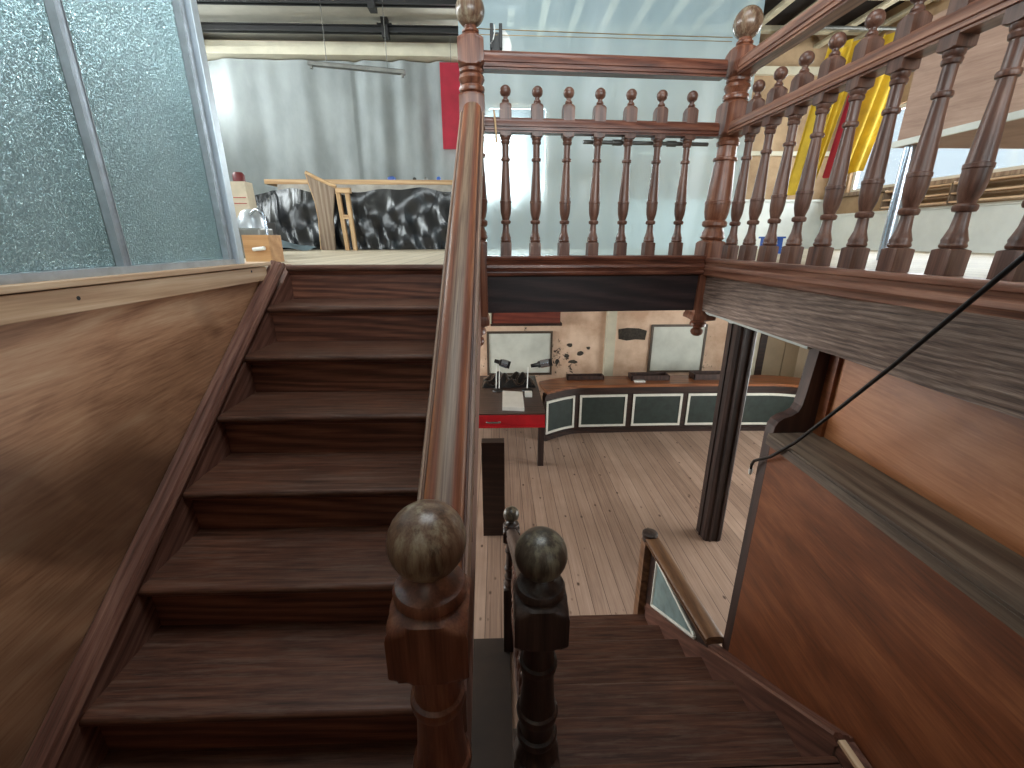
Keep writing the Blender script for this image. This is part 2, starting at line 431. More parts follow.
# ------------------------------------------------------------------ levels
U, L = 2.70, 1.26            # upper floor, half landing (lower floor = 0)
EYE = 2.8235
WX0, WX1, WY0, WY1 = -4.3, 5.2, -5.0, 7.3
SY0 = -1.3                   # rear of the stair enclosure
CEIL = 5.45

# ------------------------------------------------------------------ room shell
struct(obj('floor', B((WX0, WX1, WY0, WY1, -.12, 0)), M['floor_pine']))
struct(obj('floor_dark', B((-1.15, .06, -.4, 2.50, 0, .006)), M['lino']))
bm = B((WX0, WX1, WY0, SY0 - .1, 2.50, U))
prism(bm, [(WX0, SY0 - .1), (-1.27, SY0 - .1), (-1.27, 2.49), (-.16, 2.49), (-.15, 2.565), (1.285, 2.655), (1.295, SY0 - .1), (WX1, SY0 - .1), (WX1, WY1), (WX0, WY1)], 2.50, U, 'Z')
struct(obj('floor_upper', bm, M['floor_pale']))
bm = B((WX0, WX1, WY0, SY0 - .1, 2.425, 2.499))
prism(bm, [(WX0, SY0 - .1), (-1.27, SY0 - .1), (-1.27, 2.49), (-.15, 2.57), (1.345, 2.68), (1.345, SY0 - .1), (WX1, SY0 - .1), (WX1, WY1), (WX0, WY1)], 2.425, 2.499, 'Z')
struct(obj('ceiling_lower', bm, M['ceil_white']))
struct(obj('floor_landing', B((-1.17, 1.1, SY0, .62, L - .2, L), (.05, 1.06, .60, .90, L - .2, L)), M['stair_x']))

# walls with openings for daylight, a few added out of view for fill
def wall_x(name, x0, x1, ya, yb, za, zb, holes, mat):
    """wall in a plane of constant X; holes = (y0,y1,z0,z1), sorted by y and not overlapping"""
    bx = []; y = ya
    for (h0, h1, z0, z1) in holes:
        if h0 > y: bx.append((x0, x1, y, h0, za, zb))
        if z0 > za: bx.append((x0, x1, h0, h1, za, z0))
        if z1 < zb: bx.append((x0, x1, h0, h1, z1, zb))
        y = h1
    if y < yb: bx.append((x0, x1, y, yb, za, zb))
    return struct(obj(name, B(*bx), mat))
def wall_y(name, y0, y1, xa, xb, za, zb, holes, mat):
    bx = []; x = xa
    for (h0, h1, z0, z1) in holes:
        if h0 > x: bx.append((x, h0, y0, y1, za, zb))
        if z0 > za: bx.append((h0, h1, y0, y1, za, z0))
        if z1 < zb: bx.append((h0, h1, y0, y1, z1, zb))
        x = h1
    if x < xb: bx.append((x, xb, y0, y1, za, zb))
    return struct(obj(name, B(*bx), mat))

T = .14
WIN_L = (1.2, 7.0, 4.66, 5.36)
WIN_R = (3.3, 6.9, 3.49, 4.5)
WIN_B = (-.15, .78, 3.50, 4.72)
WIN_F_ADDED = (-3.2, 4.2, 3.5, 5.2)
LWL_ADDED = (3.2, 6.6, .9, 2.2)
LWR = (1.4, 5.2, .8, 2.25)
wall_x('wall_left_lower', WX0 - T, WX0, WY0, WY1, 0, U, [LWL_ADDED], M['peach'])
wall_x('wall_left', WX0 - T, WX0, WY0, WY1, U, CEIL + .4, [WIN_L], M['grey_paint'])
wall_x('wall_right_lower', WX1, WX1 + T, WY0, WY1, 0, U, [LWR], M['beige'])
wall_x('wall_right', WX1, WX1 + T, WY0, WY1, U, CEIL + .4, [WIN_R], M['tan_wall'])
wall_y('wall_back_lower', WY1, WY1 + T, WX0 - T, WX1 + T, 0, U, [], M['peach'])
wall_y('wall_back', WY1, WY1 + T, WX0 - T, WX1 + T, U, CEIL + .4, [WIN_B], M['tan_wall'])
struct(obj('wall_stair_rear', B((-1.25, 1.32, SY0 - .1, SY0, 0, 3.6)), M['ply_left']))
wall_y('wall_front', WY0 - T, WY0, WX0 - T, WX1 + T, 0, CEIL + .4, [WIN_F_ADDED], M['white_paint'])

def window(name, plane, at_, hole, nb):
    """casement frame + one clear pane set in a wall opening"""
    a0, a1, z0, z1 = hole; w = .05
    def bx(a, b, c, d, t0, t1):
        return (t0, t1, a, b, c, d) if plane == 'X' else (a, b, t0, t1, c, d)
    t0, t1 = at_
    root = struct(obj(name, B(bx(a0, a1, z0, z0 + w, t0, t1), bx(a0, a1, z1 - w, z1, t0, t1),
        *[bx(a0 + (a1 - a0 - w) * i / nb, a0 + (a1 - a0 - w) * i / nb + w, z0 + w, z1 - w, t0, t1) for i in range(nb + 1)]), M['white_frame']))
    tm = (t0 + t1) / 2
    obj('pane', B(bx(a0 + w * .5, a1 - w * .5, z0 + w * .5, z1 - w * .5, tm - .003, tm + .003)), M['glass'], root)
    return root
window('window_2', 'X', (WX1 + .05, WX1 + .10), WIN_R, 4)
window('window_3', 'Y', (WY1 + .05, WY1 + .10), WIN_B, 1)
window('window_4', 'X', (WX0 - .10, WX0 - .05), WIN_L, 6)
window('window_5_added', 'Y', (WY0 - .10, WY0 - .05), WIN_F_ADDED, 6)  # unseen front window, added to throw fill light on the stairs
window('window_6_added', 'X', (WX0 - .10, WX0 - .05), LWL_ADDED, 3)  # unseen lower window, put in to light the lower hall
window('window_7', 'X', (WX1 + .05, WX1 + .10), LWR, 3)

# ceiling: white boarding on the left, stripped battens on the right
SKY = (-.9, 1.1, .3, 2.0)  # opening for an added rooflight over the stairwell
ceil = struct(obj('ceiling', B((WX0 - T, -.9, WY0, WY1 + T, CEIL, CEIL + .06), (-.9, -.2, WY0, .3, CEIL, CEIL + .06), (-.9, -.2, 2.0, WY1 + T, CEIL, CEIL + .06),
    (1.1, WX1 + T, WY0, WY1 + T, CEIL + .26, CEIL + .32), (-.2, 1.1, WY0, .3, CEIL + .26, CEIL + .32), (-.2, 1.1, 2.0, WY1 + T, CEIL + .26, CEIL + .32),
    (-.2, -.16, WY0, .3, CEIL, CEIL + .3), (-.2, -.16, 2.0, WY1, CEIL, CEIL + .3), (-.95, -.9, .25, 2.05, CEIL, CEIL + .45), (1.1, 1.15, .25, 2.05, CEIL, CEIL + .45), (-.9, 1.1, .25, .3, CEIL, CEIL + .45), (-.9, 1.1, 2.0, 2.05, CEIL, CEIL + .45)), [M['ceil_white'], M['dark_void']]))
for p in ceil.data.polygons:
    if p.center.x > -.19: p.material_index = 1
rl = struct(obj('window_8_added', B((-.9, 1.1, .3, .35, CEIL + .38, CEIL + .43), (-.9, 1.1, 1.95, 2.0, CEIL + .38, CEIL + .43), (-.9, -.85, .35, 1.95, CEIL + .38, CEIL + .43), (1.05, 1.1, .35, 1.95, CEIL + .38, CEIL + .43), (.08, .12, .35, 1.95, CEIL + .38, CEIL + .43)), M['white_frame']))
obj('pane', B((-.87, 1.07, .33, 1.97, CEIL + .40, CEIL + .406)), M['glass'], rl)
x = .15
while x < 5.1:
    obj('batten', B((x, x + .085, 3.0, WY1, CEIL - .01, CEIL + .035)), M['batten'], ceil); x += .40
for y in (3.9, 5.0, 6.0, 6.9):
    obj('cross_batten', B((-.15, WX1, y, y + .1, CEIL + .04, CEIL + .1)), M['batten'], ceil)
for (x0, x1, y0, y1) in ((.3, 1.0, 5.2, 6.2), (2.0, 3.1, 3.3, 4.5)):
    obj('plasterboard_patch', B((x0, x1, y0, y1, CEIL + .11, CEIL + .125)), M['ceil_white'], ceil)

# upper hall trims: wall plate, wainscots and the ledge under the right window
struct(obj('trim_1', B((-4.22, -.35, 7.06, 7.3, 5.285, 5.36), (-4.22, -.35, 7.0, 7.3, 5.19, 5.275)), M['cream'], bevel=.01))
struct(obj('trim_2', B((-4.3, -4.1, 5.4, 7.02, 5.22, 5.34), (-4.3, -4.14, 5.4, 7.02, 5.10, 5.2)), M['cream'], bevel=.01))
struct(obj('trim_3', B((1.9, 5.2, 7.22, 7.3, U, 3.40), (1.9, 5.2, 7.19, 7.3, 3.40, 3.43)), M['dado_white']))
struct(obj('trim_4', B((5.12, 5.2, WY0, 7.2, U, 3.17), (5.09, 5.2, WY0, 7.2, 3.17, 3.2)), M['dado_white']))
struct(obj('trim_5', B((5.08, 5.2, WY0, 7.18, 3.44, 3.485)), M['greyboard']))
struct(obj('trim_6', B((1.9, 5.1, 7.24, 7.3, 5.1, 5.2), (1.9, 5.1, 7.24, 7.3, 4.05, 4.11)), M['cream']))

# ------------------------------------------------------------------ stair flights
R_, GO, GD = .18, .2614, .2674
NOSE = .040
Y0, YD = 2.4176, .926
def tread_prof(yn, yb, z, sgn):
    """outline (y, z) with a rounded nosing at yn; sgn -1 nosing faces -Y, +1 faces +Y"""
    th = .032; r = th / 2; out = []
    for i in range(9):
        a = -PI / 2 + PI * i / 8
        out.append((yn - sgn * r + sgn * r * math.cos(a), z - r + r * math.sin(a)))
    out += [(yb, z), (yb, z - th)]
    return out

XL, XR = -1.12, -.125
st = thing('staircase', 'dark brown timber staircase rising to the upper floor beside the plywood wall', 'staircase', (-.6, .6, L), kind='thing')
for k in range(0, 8):
    yn = Y0 - k * GO; z = U - k * R_
    if k < 8 and k > 0:
        bm = bmesh.new(); prism(bm, tread_prof(yn, yn + GO + NOSE, z, -1), XL, XR, 'X'); obj('tread', bm, M['stair_x'], st, 40)
    if k == 0:
        bm = bmesh.new(); prism(bm, tread_prof(yn, yn + .071, z, -1), XL, XR - .06, 'X'); obj('landing_nosing', bm, M['stair_x'], st, 40)
    zb = z - R_ if k < 7 else L
    obj('riser', B((XL, XR, yn + NOSE, yn + NOSE + .02, zb + (.0 if k < 7 else 0), z - .032)), M['riser_x'], st)
    # scotia under the nosing
    bm = bmesh.new(); prism(bm, [(yn + NOSE, z - .032), (yn + .018, z - .032), (yn + .026, z - .044), (yn + NOSE, z - .052)], XL, XR, 'X'); obj('scotia', bm, M['riser_x'], st)
def nz(y): return U - (Y0 - y) * R_ / GO          # nosing line of the upper flight
def string_bm(x0, x1, ya, yb, zt, zb, line):
    bm = bmesh.new(); prism(bm, [(ya, line(ya) + zb), (ya, line(ya) + zt), (yb, line(yb) + zt), (yb, line(yb) + zb)], x0, x1, 'X'); return bm
obj('wall_string', string_bm(-1.175, XL, .36, 2.488, .01, -.36, lambda y: min(nz(y), U - .008)), M['string_up'], st)
CAP = [(-.034, -.012), (.034, -.012), (.036, .0), (.030, .010), (.020, .008), (.016, .016), (-.004, .018), (-.008, .024), (-.026, .026), (-.034, .018)]
bm = bmesh.new(); sweep(bm, CAP, (-1.148, .36, nz(.36) + .018), (-1.148, 2.40, nz(2.40) + .018)); obj('string_cap', bm, M['string_up'], st)
obj('outer_string', string_bm(XR, XR + .03, .67, 2.42, .05, -.30, nz), M['string_up'], st)

st2 = thing('staircase', 'dark timber staircase dropping from the half landing to the stripped lower floor', 'staircase', (.6, 1.8, 0), kind='thing')
DXL, DXR = .125, 1.062
for k in range(0, 7):
    yn = YD + k * GD; z = L - k * R_
    bm = bmesh.new(); prism(bm, tread_prof(yn, yn - GD - NOSE if k else yn - .03, z, 1), DXL, DXR, 'X')
    obj('tread' if k else 'landing_nosing', bm, M['stair_x'], st2, 40)
    obj('riser', B((DXL, DXR, yn - NOSE - .02, yn - NOSE, z - R_, z - .032)), M['riser_x'], st2)
def nzd(y): return L - (y - YD) * R_ / GD
obj('wall_string', string_bm(DXR, 1.118, .93, 2.51, .045, -.3, lambda y: max(nzd(y), .30) if y > 2 else nzd(y)), M['string_y'], st2)
bm = bmesh.new(); sweep(bm, CAP, (1.09, .93, nzd(.93) + .05), (1.09, 2.56, nzd(2.56) + .05)); obj('string_cap', bm, M['string_y'], st2)
obj('outer_string', string_bm(.085, DXL, .93, 2.44, .05, -.30, nzd), M['bracket'], st2)

# ------------------------------------------------------------------ handrail section
def rail_prof(w, h):
    """moulded handrail, round top, quirked sides; closed outline (side, up), up measured from the bottom"""
    pts = [(-.5, 0), (-.5, .16), (-.42, .22), (-.42, .34), (-.5, .42), (-.5, .62)]
    top = [(-.46, .76), (-.36, .90), (-.2, .975), (0, 1.0)]
    half = pts + top
    full = half + [(-x, y) for x, y in reversed(half[:-1])]
    return [(x * w, y * h) for x, y in full]

def wide_rail(w, h):
    half = [(-.5, 0), (-.5, .12), (-.44, .18), (-.44, .30), (-.5, .36), (-.5, .52), (-.47, .60), (-.43, .61), (-.41, .56), (-.385, .56), (-.375, .72), (-.33, .85), (-.25, .93), (-.13, .985), (0, 1.0)]
    full = half + [(-x, y) for x, y in reversed(half[:-1])]
    return [(x * w, y * h) for x, y in full]

def block(z0, z1, s, hb=.022, ht=.03):
    """square block between turned shoulders, as a lathe leaves it"""
    c = s * 1.4142
    lo = [(z0 + hb * t, s, (s * .88 + (c - s * .88) * math.sin(t * PI / 2),)) for t in (0, .25, .5, .75, 1)] if hb else [(z0, s, 1)]
    hi = [(z1 - ht * t, s, (s * .84 + (c - s * .84) * math.sin(t * PI / 2),)) for t in (1, .75, .5, .25, .1, 0)] if ht else [(z1, s, 1)]
    return lo + hi

# ------------------------------------------------------------------ newel posts
def gal_newel(name, label, x, y, rot, mat, ballmat, drop=1.0, lift=0.0):
    t = thing(name, label, 'newel post', (x, y, U))
    s = .061
    P = ([(2.42, s, 1)] + block(2.70, 2.826, s, 0, .02)[1:] + [(2.832, .060, 0), (2.840, .066, 0), (2.852, .060, 0), (2.866, .060, 0), (2.88, .052, 0), (2.893, .049, 0),
         (2.897, .060, 0), (2.905, .066, 0), (2.92, .066, 0), (2.927, .060, 0), (2.931, .052, 0), (2.945, .058, 0), (2.975, .064, 0), (3.012, .0655, 0),
         (3.014, .068, 0), (3.028, .068, 0), (3.031, .064, 0), (3.10, .061, 0), (3.18, .055, 0), (3.226, .051, 0), (3.229, .060, 0), (3.236, .062, 0), (3.243, .060, 0),
         (3.246, .050, 0), (3.298, .048, 0), (3.303, .056, 0), (3.318, .058, 0), (3.326, .052, 0), (3.338, .050, 0)] + block(3.340, 3.506, s, .02, .02) + [(3.508, .050, 0),
         (3.514, .060, 0), (3.526, .063, 0), (3.536, .060, 0), (3.541, .050, 0), (3.552, .056, 0), (3.566, .063, 0), (3.58, .060, 0), (3.588, .050, 0), (3.594, .058, 0), (3.606, .060, 0), (3.611, .050, 0)] +
         block(3.613, 3.742, s, .02, .034) + [(3.746, .040, 0), (3.753, .034, 0), (3.758, .040, 0), (3.766, .040, 0), (3.772, .032, 0), (3.79, .030, 0)])
    bm = bmesh.new(); loft(bm, P, (x, y), 48, rot); obj('post', bm, mat, t, 35)
    bm = bmesh.new(); loft(bm, ballprof(3.845, .068, squash=1.04), (x, y), 32); obj('ball_finial', bm, ballmat, t, 60)
    D = [(2.236, .002, 0), (2.240, .018, 0), (2.252, .031, 0), (2.27, .037, 0), (2.287, .033, 0), (2.30, .022, 0), (2.306, .028, 0), (2.316, .046, 0), (2.335, .048, 0), (2.352, .040, 0), (2.36, .05, .4), (2.372, .068, 1), (2.395, .068, 1), (2.42, s, 1)]
    bm = bmesh.new(); loft(bm, [(2.42 + (a - 2.42) * drop, w_, q) for a, w_, q in D], (x, y), 32, rot); obj('pendant_drop', bm, mat, t, 35)
    return t
NL = (-.118, 2.485); NR = (1.21, 2.567)
SK = math.atan2(NR[1] - NL[1], NR[0] - NL[0])
gal_newel('newel_post', 'tall turned newel post at the head of the stairs, where the long handrail ends', *NL, 0, M['turned_red'], M['ball'])
gal_newel('newel_post', 'tall turned newel post at the corner where the two gallery balustrades meet', *NR, SK * .5, M['turned_red'], M['ball'], .79).rotation_euler = (0, math.radians(1.9), 0)

def stair_newel(name, label, x, y, zoff, zbase, mat, ballmat, sc=1.0, blk=None):
    t = thing(name, label, 'newel post', (x, y, zbase))
    def z(v): return (v - 2.36) * sc + 2.36 + zoff
    s = .066
    P = [(1.66, s, 1), (1.672, .060, 0), (1.685, .064, 0), (1.70, .058, 0), (1.72, .050, 0), (1.735, .047, 0), (1.74, .056, 0), (1.752, .058, 0), (1.762, .055, 0), (1.766, .047, 0), (1.80, .048, 0), (1.822, .050, 0),
         (1.826, .056, 0), (1.84, .0585, 0), (1.852, .056, 0), (1.857, .050, 0), (1.90, .0455, 0), (1.96, .0425, 0), (1.998, .042, 0), (2.002, .049, 0), (2.014, .051, 0), (2.024, .050, 0), (2.028, .043, 0), (2.045, .041, 0), (2.09, .042, 0),
         (2.118, .045, 0)] + block(2.120, 2.252, s, .02, .034) + [(2.254, .056, 0), (2.258, .062, 0), (2.268, .0625, 0), (2.276, .058, 0), (2.279, .048, 0), (2.288, .040, 0), (2.296, .030, 0), (2.305, .027, 0)]
    P = [(z(a), w * sc, (q[0] * sc,) if isinstance(q, tuple) else q) for a, w, q in P]
    P = [(zbase, P[0][1], 1)] + P
    bm = bmesh.new(); loft(bm, P, (x, y), 48); obj('post', bm, mat, t, 35)
    bm = bmesh.new(); loft(bm, ballprof(z(2.36), .0645 * sc, n=18), (x, y), 40); obj('ball_finial', bm, ballmat, t, 60)
    return t
NU = (-.120, .600); ND = (.098, .875)
stair_newel('newel_post', 'ball topped newel post at the foot of the upward stairs, larger of the near pair', *NU, 0, L, M['newel_near'], M['ball'])
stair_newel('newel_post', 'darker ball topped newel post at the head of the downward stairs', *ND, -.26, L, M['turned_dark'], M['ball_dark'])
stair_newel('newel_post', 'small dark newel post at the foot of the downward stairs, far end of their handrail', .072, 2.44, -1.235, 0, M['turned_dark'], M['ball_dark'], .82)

# ------------------------------------------------------------------ balusters
BP = [(0, .0285, 1)] + block(.05, .071, .0285, 0, .006)[1:] + [(.072, .028, 0), (.078, .030, 0), (.086, .027, 0), (.092, .0285, 0), (.102, .025, 0), (.122, .019, 0), (.150, .0165, 0), (.162, .016, 0), (.164, .024, 0), (.170, .0265, 0), (.178, .0265, 0), (.182, .023, 0), (.184, .018, 0),
      (.195, .021, 0), (.215, .0265, 0), (.240, .029, 0), (.266, .0295, 0), (.268, .0312, 0), (.278, .0312, 0), (.280, .0280, 0), (.340, .025, 0), (.42, .020, 0), (.466, .0175, 0), (.468, .023, 0), (.475, .025, 0), (.482, .023, 0), (.484, .0175, 0),
      (.545, .0175, 0), (.548, .022, 0), (.558, .024, 0), (.564, .021, 0), (.569, .0245, 0), (.577, .025, 0)] + block(.578, .728, .0285, .006, .018) + [(.731, .016, 0), (.736, .0185, 0), (.742, .017, 0), (.748, .011, 0), (.755, .012, 0)] + ballprof(.779, .0275, .758)
def baluster(parent, loc, rot, mat, src=[None]):
    if src[0] is None:
        bm = bmesh.new(); loft(bm, BP, (0, 0), 32)
        o = obj('baluster', bm, mat, parent, 35, local=True); src[0] = o
    else:
        o = linkcopy(src[0], parent)
    o.location = Vector(loc) - wloc(parent); o.rotation_euler = (0, 0, rot)
    return o

def gal_rail(w, h):
    half = [(-.40, 0), (-.40, .10), (-.5, .13), (-.5, .25), (-.43, .28), (-.43, .34), (-.5, .38), (-.5, .60), (-.46, .76), (-.36, .90), (-.2, .975), (0, 1.0)]
    full = half + [(-x, y) for x, y in reversed(half[:-1])]
    return [(x * w, y * h) for x, y in full]

def gallery(label, p0, p1, mat_rail, flip=1, dz=0.0):
    """one run of gallery balustrade between p0 and p1 (x,y): base moulding, balusters, mid rail and added top rail"""
    p0 = Vector((*p0, 0)); p1 = Vector((*p1, 0)); d = (p1 - p0).normalized(); rot = math.atan2(d.y, d.x)
    t = thing('gallery_balustrade', label, 'balustrade', (p0.x, p0.y, U))
    def run(name, prof, z, mat, side=0, up=Vector((0, 0, 1)), e0=.055, e1=.055):
        bm = bmesh.new(); sd = d.cross(Vector((0, 0, 1)))
        sweep(bm, prof, p0 + d * e0 + up * z + sd * side, p1 - d * e1 + up * z + sd * side)
        return obj(name, bm, mat, t, 30)
    run('top_rail', gal_rail(.074, .083), 3.606, mat_rail)
    run('middle_rail', gal_rail(.070, .070), 3.340, mat_rail)
    # base: capping board over an ogee moulding
    bw = 1.0 if flip > 0 else .70
    base = [(-.062, 2.722), (-.062, 2.745), (.076, 2.745), (.079, 2.736), (.076, 2.724), (.066, 2.720), (.063, 2.705), (.072, 2.698), (.074, 2.684), (.066, 2.676), (.064, 2.664), (.069, 2.658), (.067, 2.646), (.058, 2.640), (-.02, 2.640), (-.02, 2.722)]
    run('base_moulding', [(a * flip * bw, b + (dz if b > 2.7 else dz if b > 2.66 else dz * .4)) for a, b in base][::flip], 0, mat_rail)
    ln = (p1 - p0).length
    return t, d, rot
BASE = 2.745
gb, d, rot = gallery('rear gallery balustrade of seven turned balusters facing the stairwell', NL, NR, M['rail_x'])
for i, f in enumerate((.123, .243, .363, .484, .605, .726, .847)):
    q = Vector((*NL, 0)).lerp(Vector((*NR, 0)), f); baluster(gb, (q.x, q.y, BASE), rot, M['turned'])
END = (1.262, -1.2)
gs, d, rot2 = gallery('long side gallery balustrade running from the corner newel over the panelled partition', END, NR, M['rail_y'], -1, -.014)
# (run is given from the wall towards the newel so that its moulded side faces the well)
for k in range(20):
    y = NR[1] - .222 - .1635 * k
    if y > -.9: baluster(gs, (NR[0] + (NR[1] - y) * .0138, y, BASE - .0135), 0, M['turned'])

gs.rotation_euler = (0, math.radians(1.5), 0)      # the old side rail leans outwards a little

# fascia beams under the balustrades
sd = Vector((d.x, d.y, 0))
bm = bmesh.new(); a = Vector((*NL, 0)); b = Vector((*NR, 0)); e = (b - a).normalized(); nrm = Vector((e.y, -e.x, 0))
q = [a + e * .05 + nrm * .035, b - e * .06 + nrm * .035, b - e * .06 - nrm * .04, a + e * .05 - nrm * .04]
prism(bm, [(v.x, v.y) for v in q], 2.437, 2.640, 'Z')
tag(obj('fascia_beam', bm, M['fascia_x'], bevel=.004), 'smooth nearly black fascia beam below the rear gallery balustrade', 'beam', kind='thing')
bm = bmesh.new(); sheet(bm, 60, 8, lambda u, v: (1.182 + .0018 * math.sin(u * 90 + v * 7) + .0012 * math.sin(u * 37 - v * 19), -1.28 + u * 3.785, 2.438 + v * .214), -.06)
tag(obj('fascia_beam', bm, M['fascia'], None, 40), 'rough weathered fascia beam with open grain below the side gallery balustrade', 'beam', kind='thing')
# torn plaster edge showing under the side beam
bm = bmesh.new()
pts = [(2.48, 2.445)]; y = 2.48
while y > 1.62:
    y -= random.uniform(.015, .05); pts.append((y, 2.427 - random.choice((0, 0, 0, .012, .02)) * random.random() * (1 if y > 2.1 else 0)))
pts += [(1.60, 2.445)]
prism(bm, pts, 1.186, 1.205, 'X'); struct(obj('trim_7', bm, M['white_paint']))

# ------------------------------------------------------------------ handrails of the flights
sb = thing('stair_balustrade', 'broad worn moulded handrail with balusters climbing beside the upward stairs', 'handrail', (NU[0], NU[1], L))
def zr(y): return 2.165 + (.18 / .2614) * (y - .65)
bm = bmesh.new(); sweep(bm, wide_rail(.116, .085), (-.119, NU[1] + .055, zr(NU[1] + .055) - .03), (-.117, NL[1] - .05, zr(NL[1] - .05) - .03), True); obj('handrail', bm, M['rail_worn_sheen'], sb, 30)
SP = [(0, .022, 1), (.09, .022, 1), (.10, .024, 0), (.13, .016, 0), (.16, .014, 0), (.165, .022, 0), (.178, .022, 0), (.182, .016, 0), (.25, .024, 0), (.28, .025, 0), (.40, .017, 0), (.41, .022, 0), (.42, .016, 0), (.50, .018, 0), (.51, .022, 1), (.60, .022, 1)]
src = None
for i in range(12):
    y = .80 + i * .1307
    if src is None:
        bm = bmesh.new(); loft(bm, SP, (0, 0), 20); src = obj('baluster', bm, M['turned'], sb, 35, local=True); o = src
    else: o = linkcopy(src, sb)
    zb = nz(y) + .048
    o.location = Vector((-.112, y, zb)) - wloc(sb); o.scale = (1, 1, (zr(y) - .025 - zb) / .60)
sb2 = thing('stair_balustrade', 'narrow dark handrail with balusters descending between the two lower dark newel posts', 'handrail', (ND[0], ND[1], L))
def zd(y): return 1.93 - .635 * (y - .94)
bm = bmesh.new(); sweep(bm, rail_prof(.07, .07), (ND[0] - .002, ND[1] + .055, zd(ND[1] + .055) - .04), (.074, 2.44 - .04, zd(2.40) - .04), True); obj('handrail', bm, M['turned_dark'], sb2, 30)
for i in range(10):
    y = 1.05 + i * .1337
    o = linkcopy(src, sb2); o.data = src.data; zb = nzd(y) + .048
    o.location = Vector((.09, y, zb)) - wloc(sb2); o.scale = (1, 1, (zd(y) - .03 - zb) / .60)

# ------------------------------------------------------------------ left side: plywood dado and obscure glazing
struct(obj('wall_left_stair', B((-1.25, -1.186, SY0, 2.43, 1.0, 2.66)), M['ply_left']))
w1 = struct(obj('window_1', B((-1.255, -1.195, SY0, 2.17, 2.722, 2.745), (-1.255, -1.195, SY0, 2.17, 5.36, 5.40)), M['alu']))
obj('window_sill', B((-1.26, -1.163, SY0, 2.30, 2.634, 2.7), (-1.27, -1.155, SY0, 2.34, 2.704, 2.722)), M['pine'], w1, bevel=.003)
def alu(y, w, nm, x0=-1.235, x1=-1.205):
    obj(nm, B((x0, x1, y - w, y, 2.722, 5.40), (x1, x1 + .008, y - w + .012, y - w * .62, 2.722, 5.40), (x1, x1 + .008, y - w * .42, y - .012, 2.722, 5.40)), M['alu'], w1)
alu(2.105, .034, 'end_frame'); alu(1.525, .03, 'mullion'); alu(.45, .03, 'mullion')
obj('edge_strip', B((-1.262, -1.18, 2.106, 2.150, 2.722, 5.40)), M['alu_white'], w1, bevel=.003)
for (ya, yb) in ((1.525, 2.071), (.45, 1.495), (SY0, .42)):
    obj('pane', B((-1.236, -1.230, ya, yb, 2.745, 5.36)), M['obscure'], w1)
for (yy, zz) in ((1.26, 2.672), (2.16, 2.685)):
    bm = bmesh.new(); loft(bm, [(0, .006, 0), (.004, .006, 0)], (0, 0), 12)
    bmesh.ops.rotate(bm, verts=bm.verts, matrix=Matrix.Rotation(PI / 2, 3, 'Y')); bmesh.ops.translate(bm, verts=bm.verts, vec=(-1.1665, yy, zz))
    obj('screw_hole', bm, M['rubber'], w1)

# ------------------------------------------------------------------ right side: panelled partition
pt = thing('stair_partition', 'varnished plywood stair partition with a dark ledge under the rough beam', 'partition', (1.2, 0, 0), kind='thing')
bm = bmesh.new(); prism(bm, [(SY0, 1.0), (.70, nzd(.70) - .05), (1.60, nzd(1.60) - .05), (1.60, 2.04), (SY0, 2.04)], 1.12, 1.15, 'X'); obj('lower_panel', bm, M['ply_brown'], pt)
obj('upper_panel', B((1.30, 1.325, SY0, 1.60, 2.05, 2.428)), M['ply_orange'], pt)
obj('cover_strip', B((1.285, 1.30, 1.555, 1.60, 2.076, 2.425)), M['ply_brown'], pt)
obj('ledge', B((1.098, 1.30, SY0, 1.598, 2.066, 2.076), (1.095, 1.118, SY0, 1.598, 2.030, 2.066), (1.118, 1.30, SY0, 1.598, 2.05, 2.066)), M['ledge'], pt, bevel=.002)
br = [(1.285, 2.425), (1.238, 2.425), (1.224, 2.24), (1.218, 2.19), (1.208, 2.165), (1.185, 2.148), (1.155, 2.138), (1.135, 2.122), (1.124, 2.10), (1.120, 2.06), (1.120, nzd(1.60) + .06), (1.16, nzd(1.60) + .06), (1.16, 2.0), (1.32, 2.0), (1.32, 2.425)]
bm = bmesh.new(); prism(bm, br, 1.601, 1.655, 'Y'); obj('end_bracket', bm, M['bracket'], pt)
sk = thing('skirting_offcut', 'short light edged timber end piece where the partition meets the half landing', 'timber', (1.1, .7, L))
obj('board', B((1.066, 1.118, SY0 + .1, .926, L, L + .05)), M['string_y'], sk)
obj('pale_edge', B((1.062, 1.085, SY0 + .1, .926, L + .05, L + .062)), M['pine'], sk)

# side balustrade at the bottom of the down flight
sp_ = thing('newel_post', 'plain square newel post with a round flat cap beside the bottom steps', 'newel post', (1.055, 2.56, 0))
bm = bmesh.new(); loft(bm, [(0, .042, 1), (.79, .042, 1), (.80, .036, .5), (.805, .030, 0)], (1.055, 2.56), 24); obj('post', bm, M['side_rail'], sp_, 35)
bm = bmesh.new(); loft(bm, [(.80, .034, 0), (.806, .047, 0), (.818, .051, 0), (.83, .048, 0), (.834, .042, 0), (.838, .05, 0), (.852, .055, 0), (.868, .052, 0), (.878, .036, 0), (.88, .004, 0)], (1.055, 2.56), 28); obj('round_cap', bm, M['turned_dark'], sp_, 40)
sr = thing('side_balustrade', 'brown sloping topped side rail with a white edged blue green panel by the bottom steps', 'balustrade', (1.06, 2.1, 0))
bm = bmesh.new(); sweep(bm, rail_prof(.10, .045), (1.085, 1.66, .875), (1.065, 2.53, .81)); obj('handrail', bm, M['side_rail'], sr, 30)
tri = [(2.515, nzd(2.515) + .11), (2.515, .80), (1.68, .86), (1.68, nzd(1.68) + .06)]
bm = bmesh.new(); prism(bm, tri, 1.06, 1.075, 'X'); obj('panel', bm, M['bar_dark'], sr)
bm = bmesh.new(); tin = [(2.38, nzd(2.38) + .12), (2.38, .775), (1.80, .775), (1.80, nzd(1.80) + .09)]
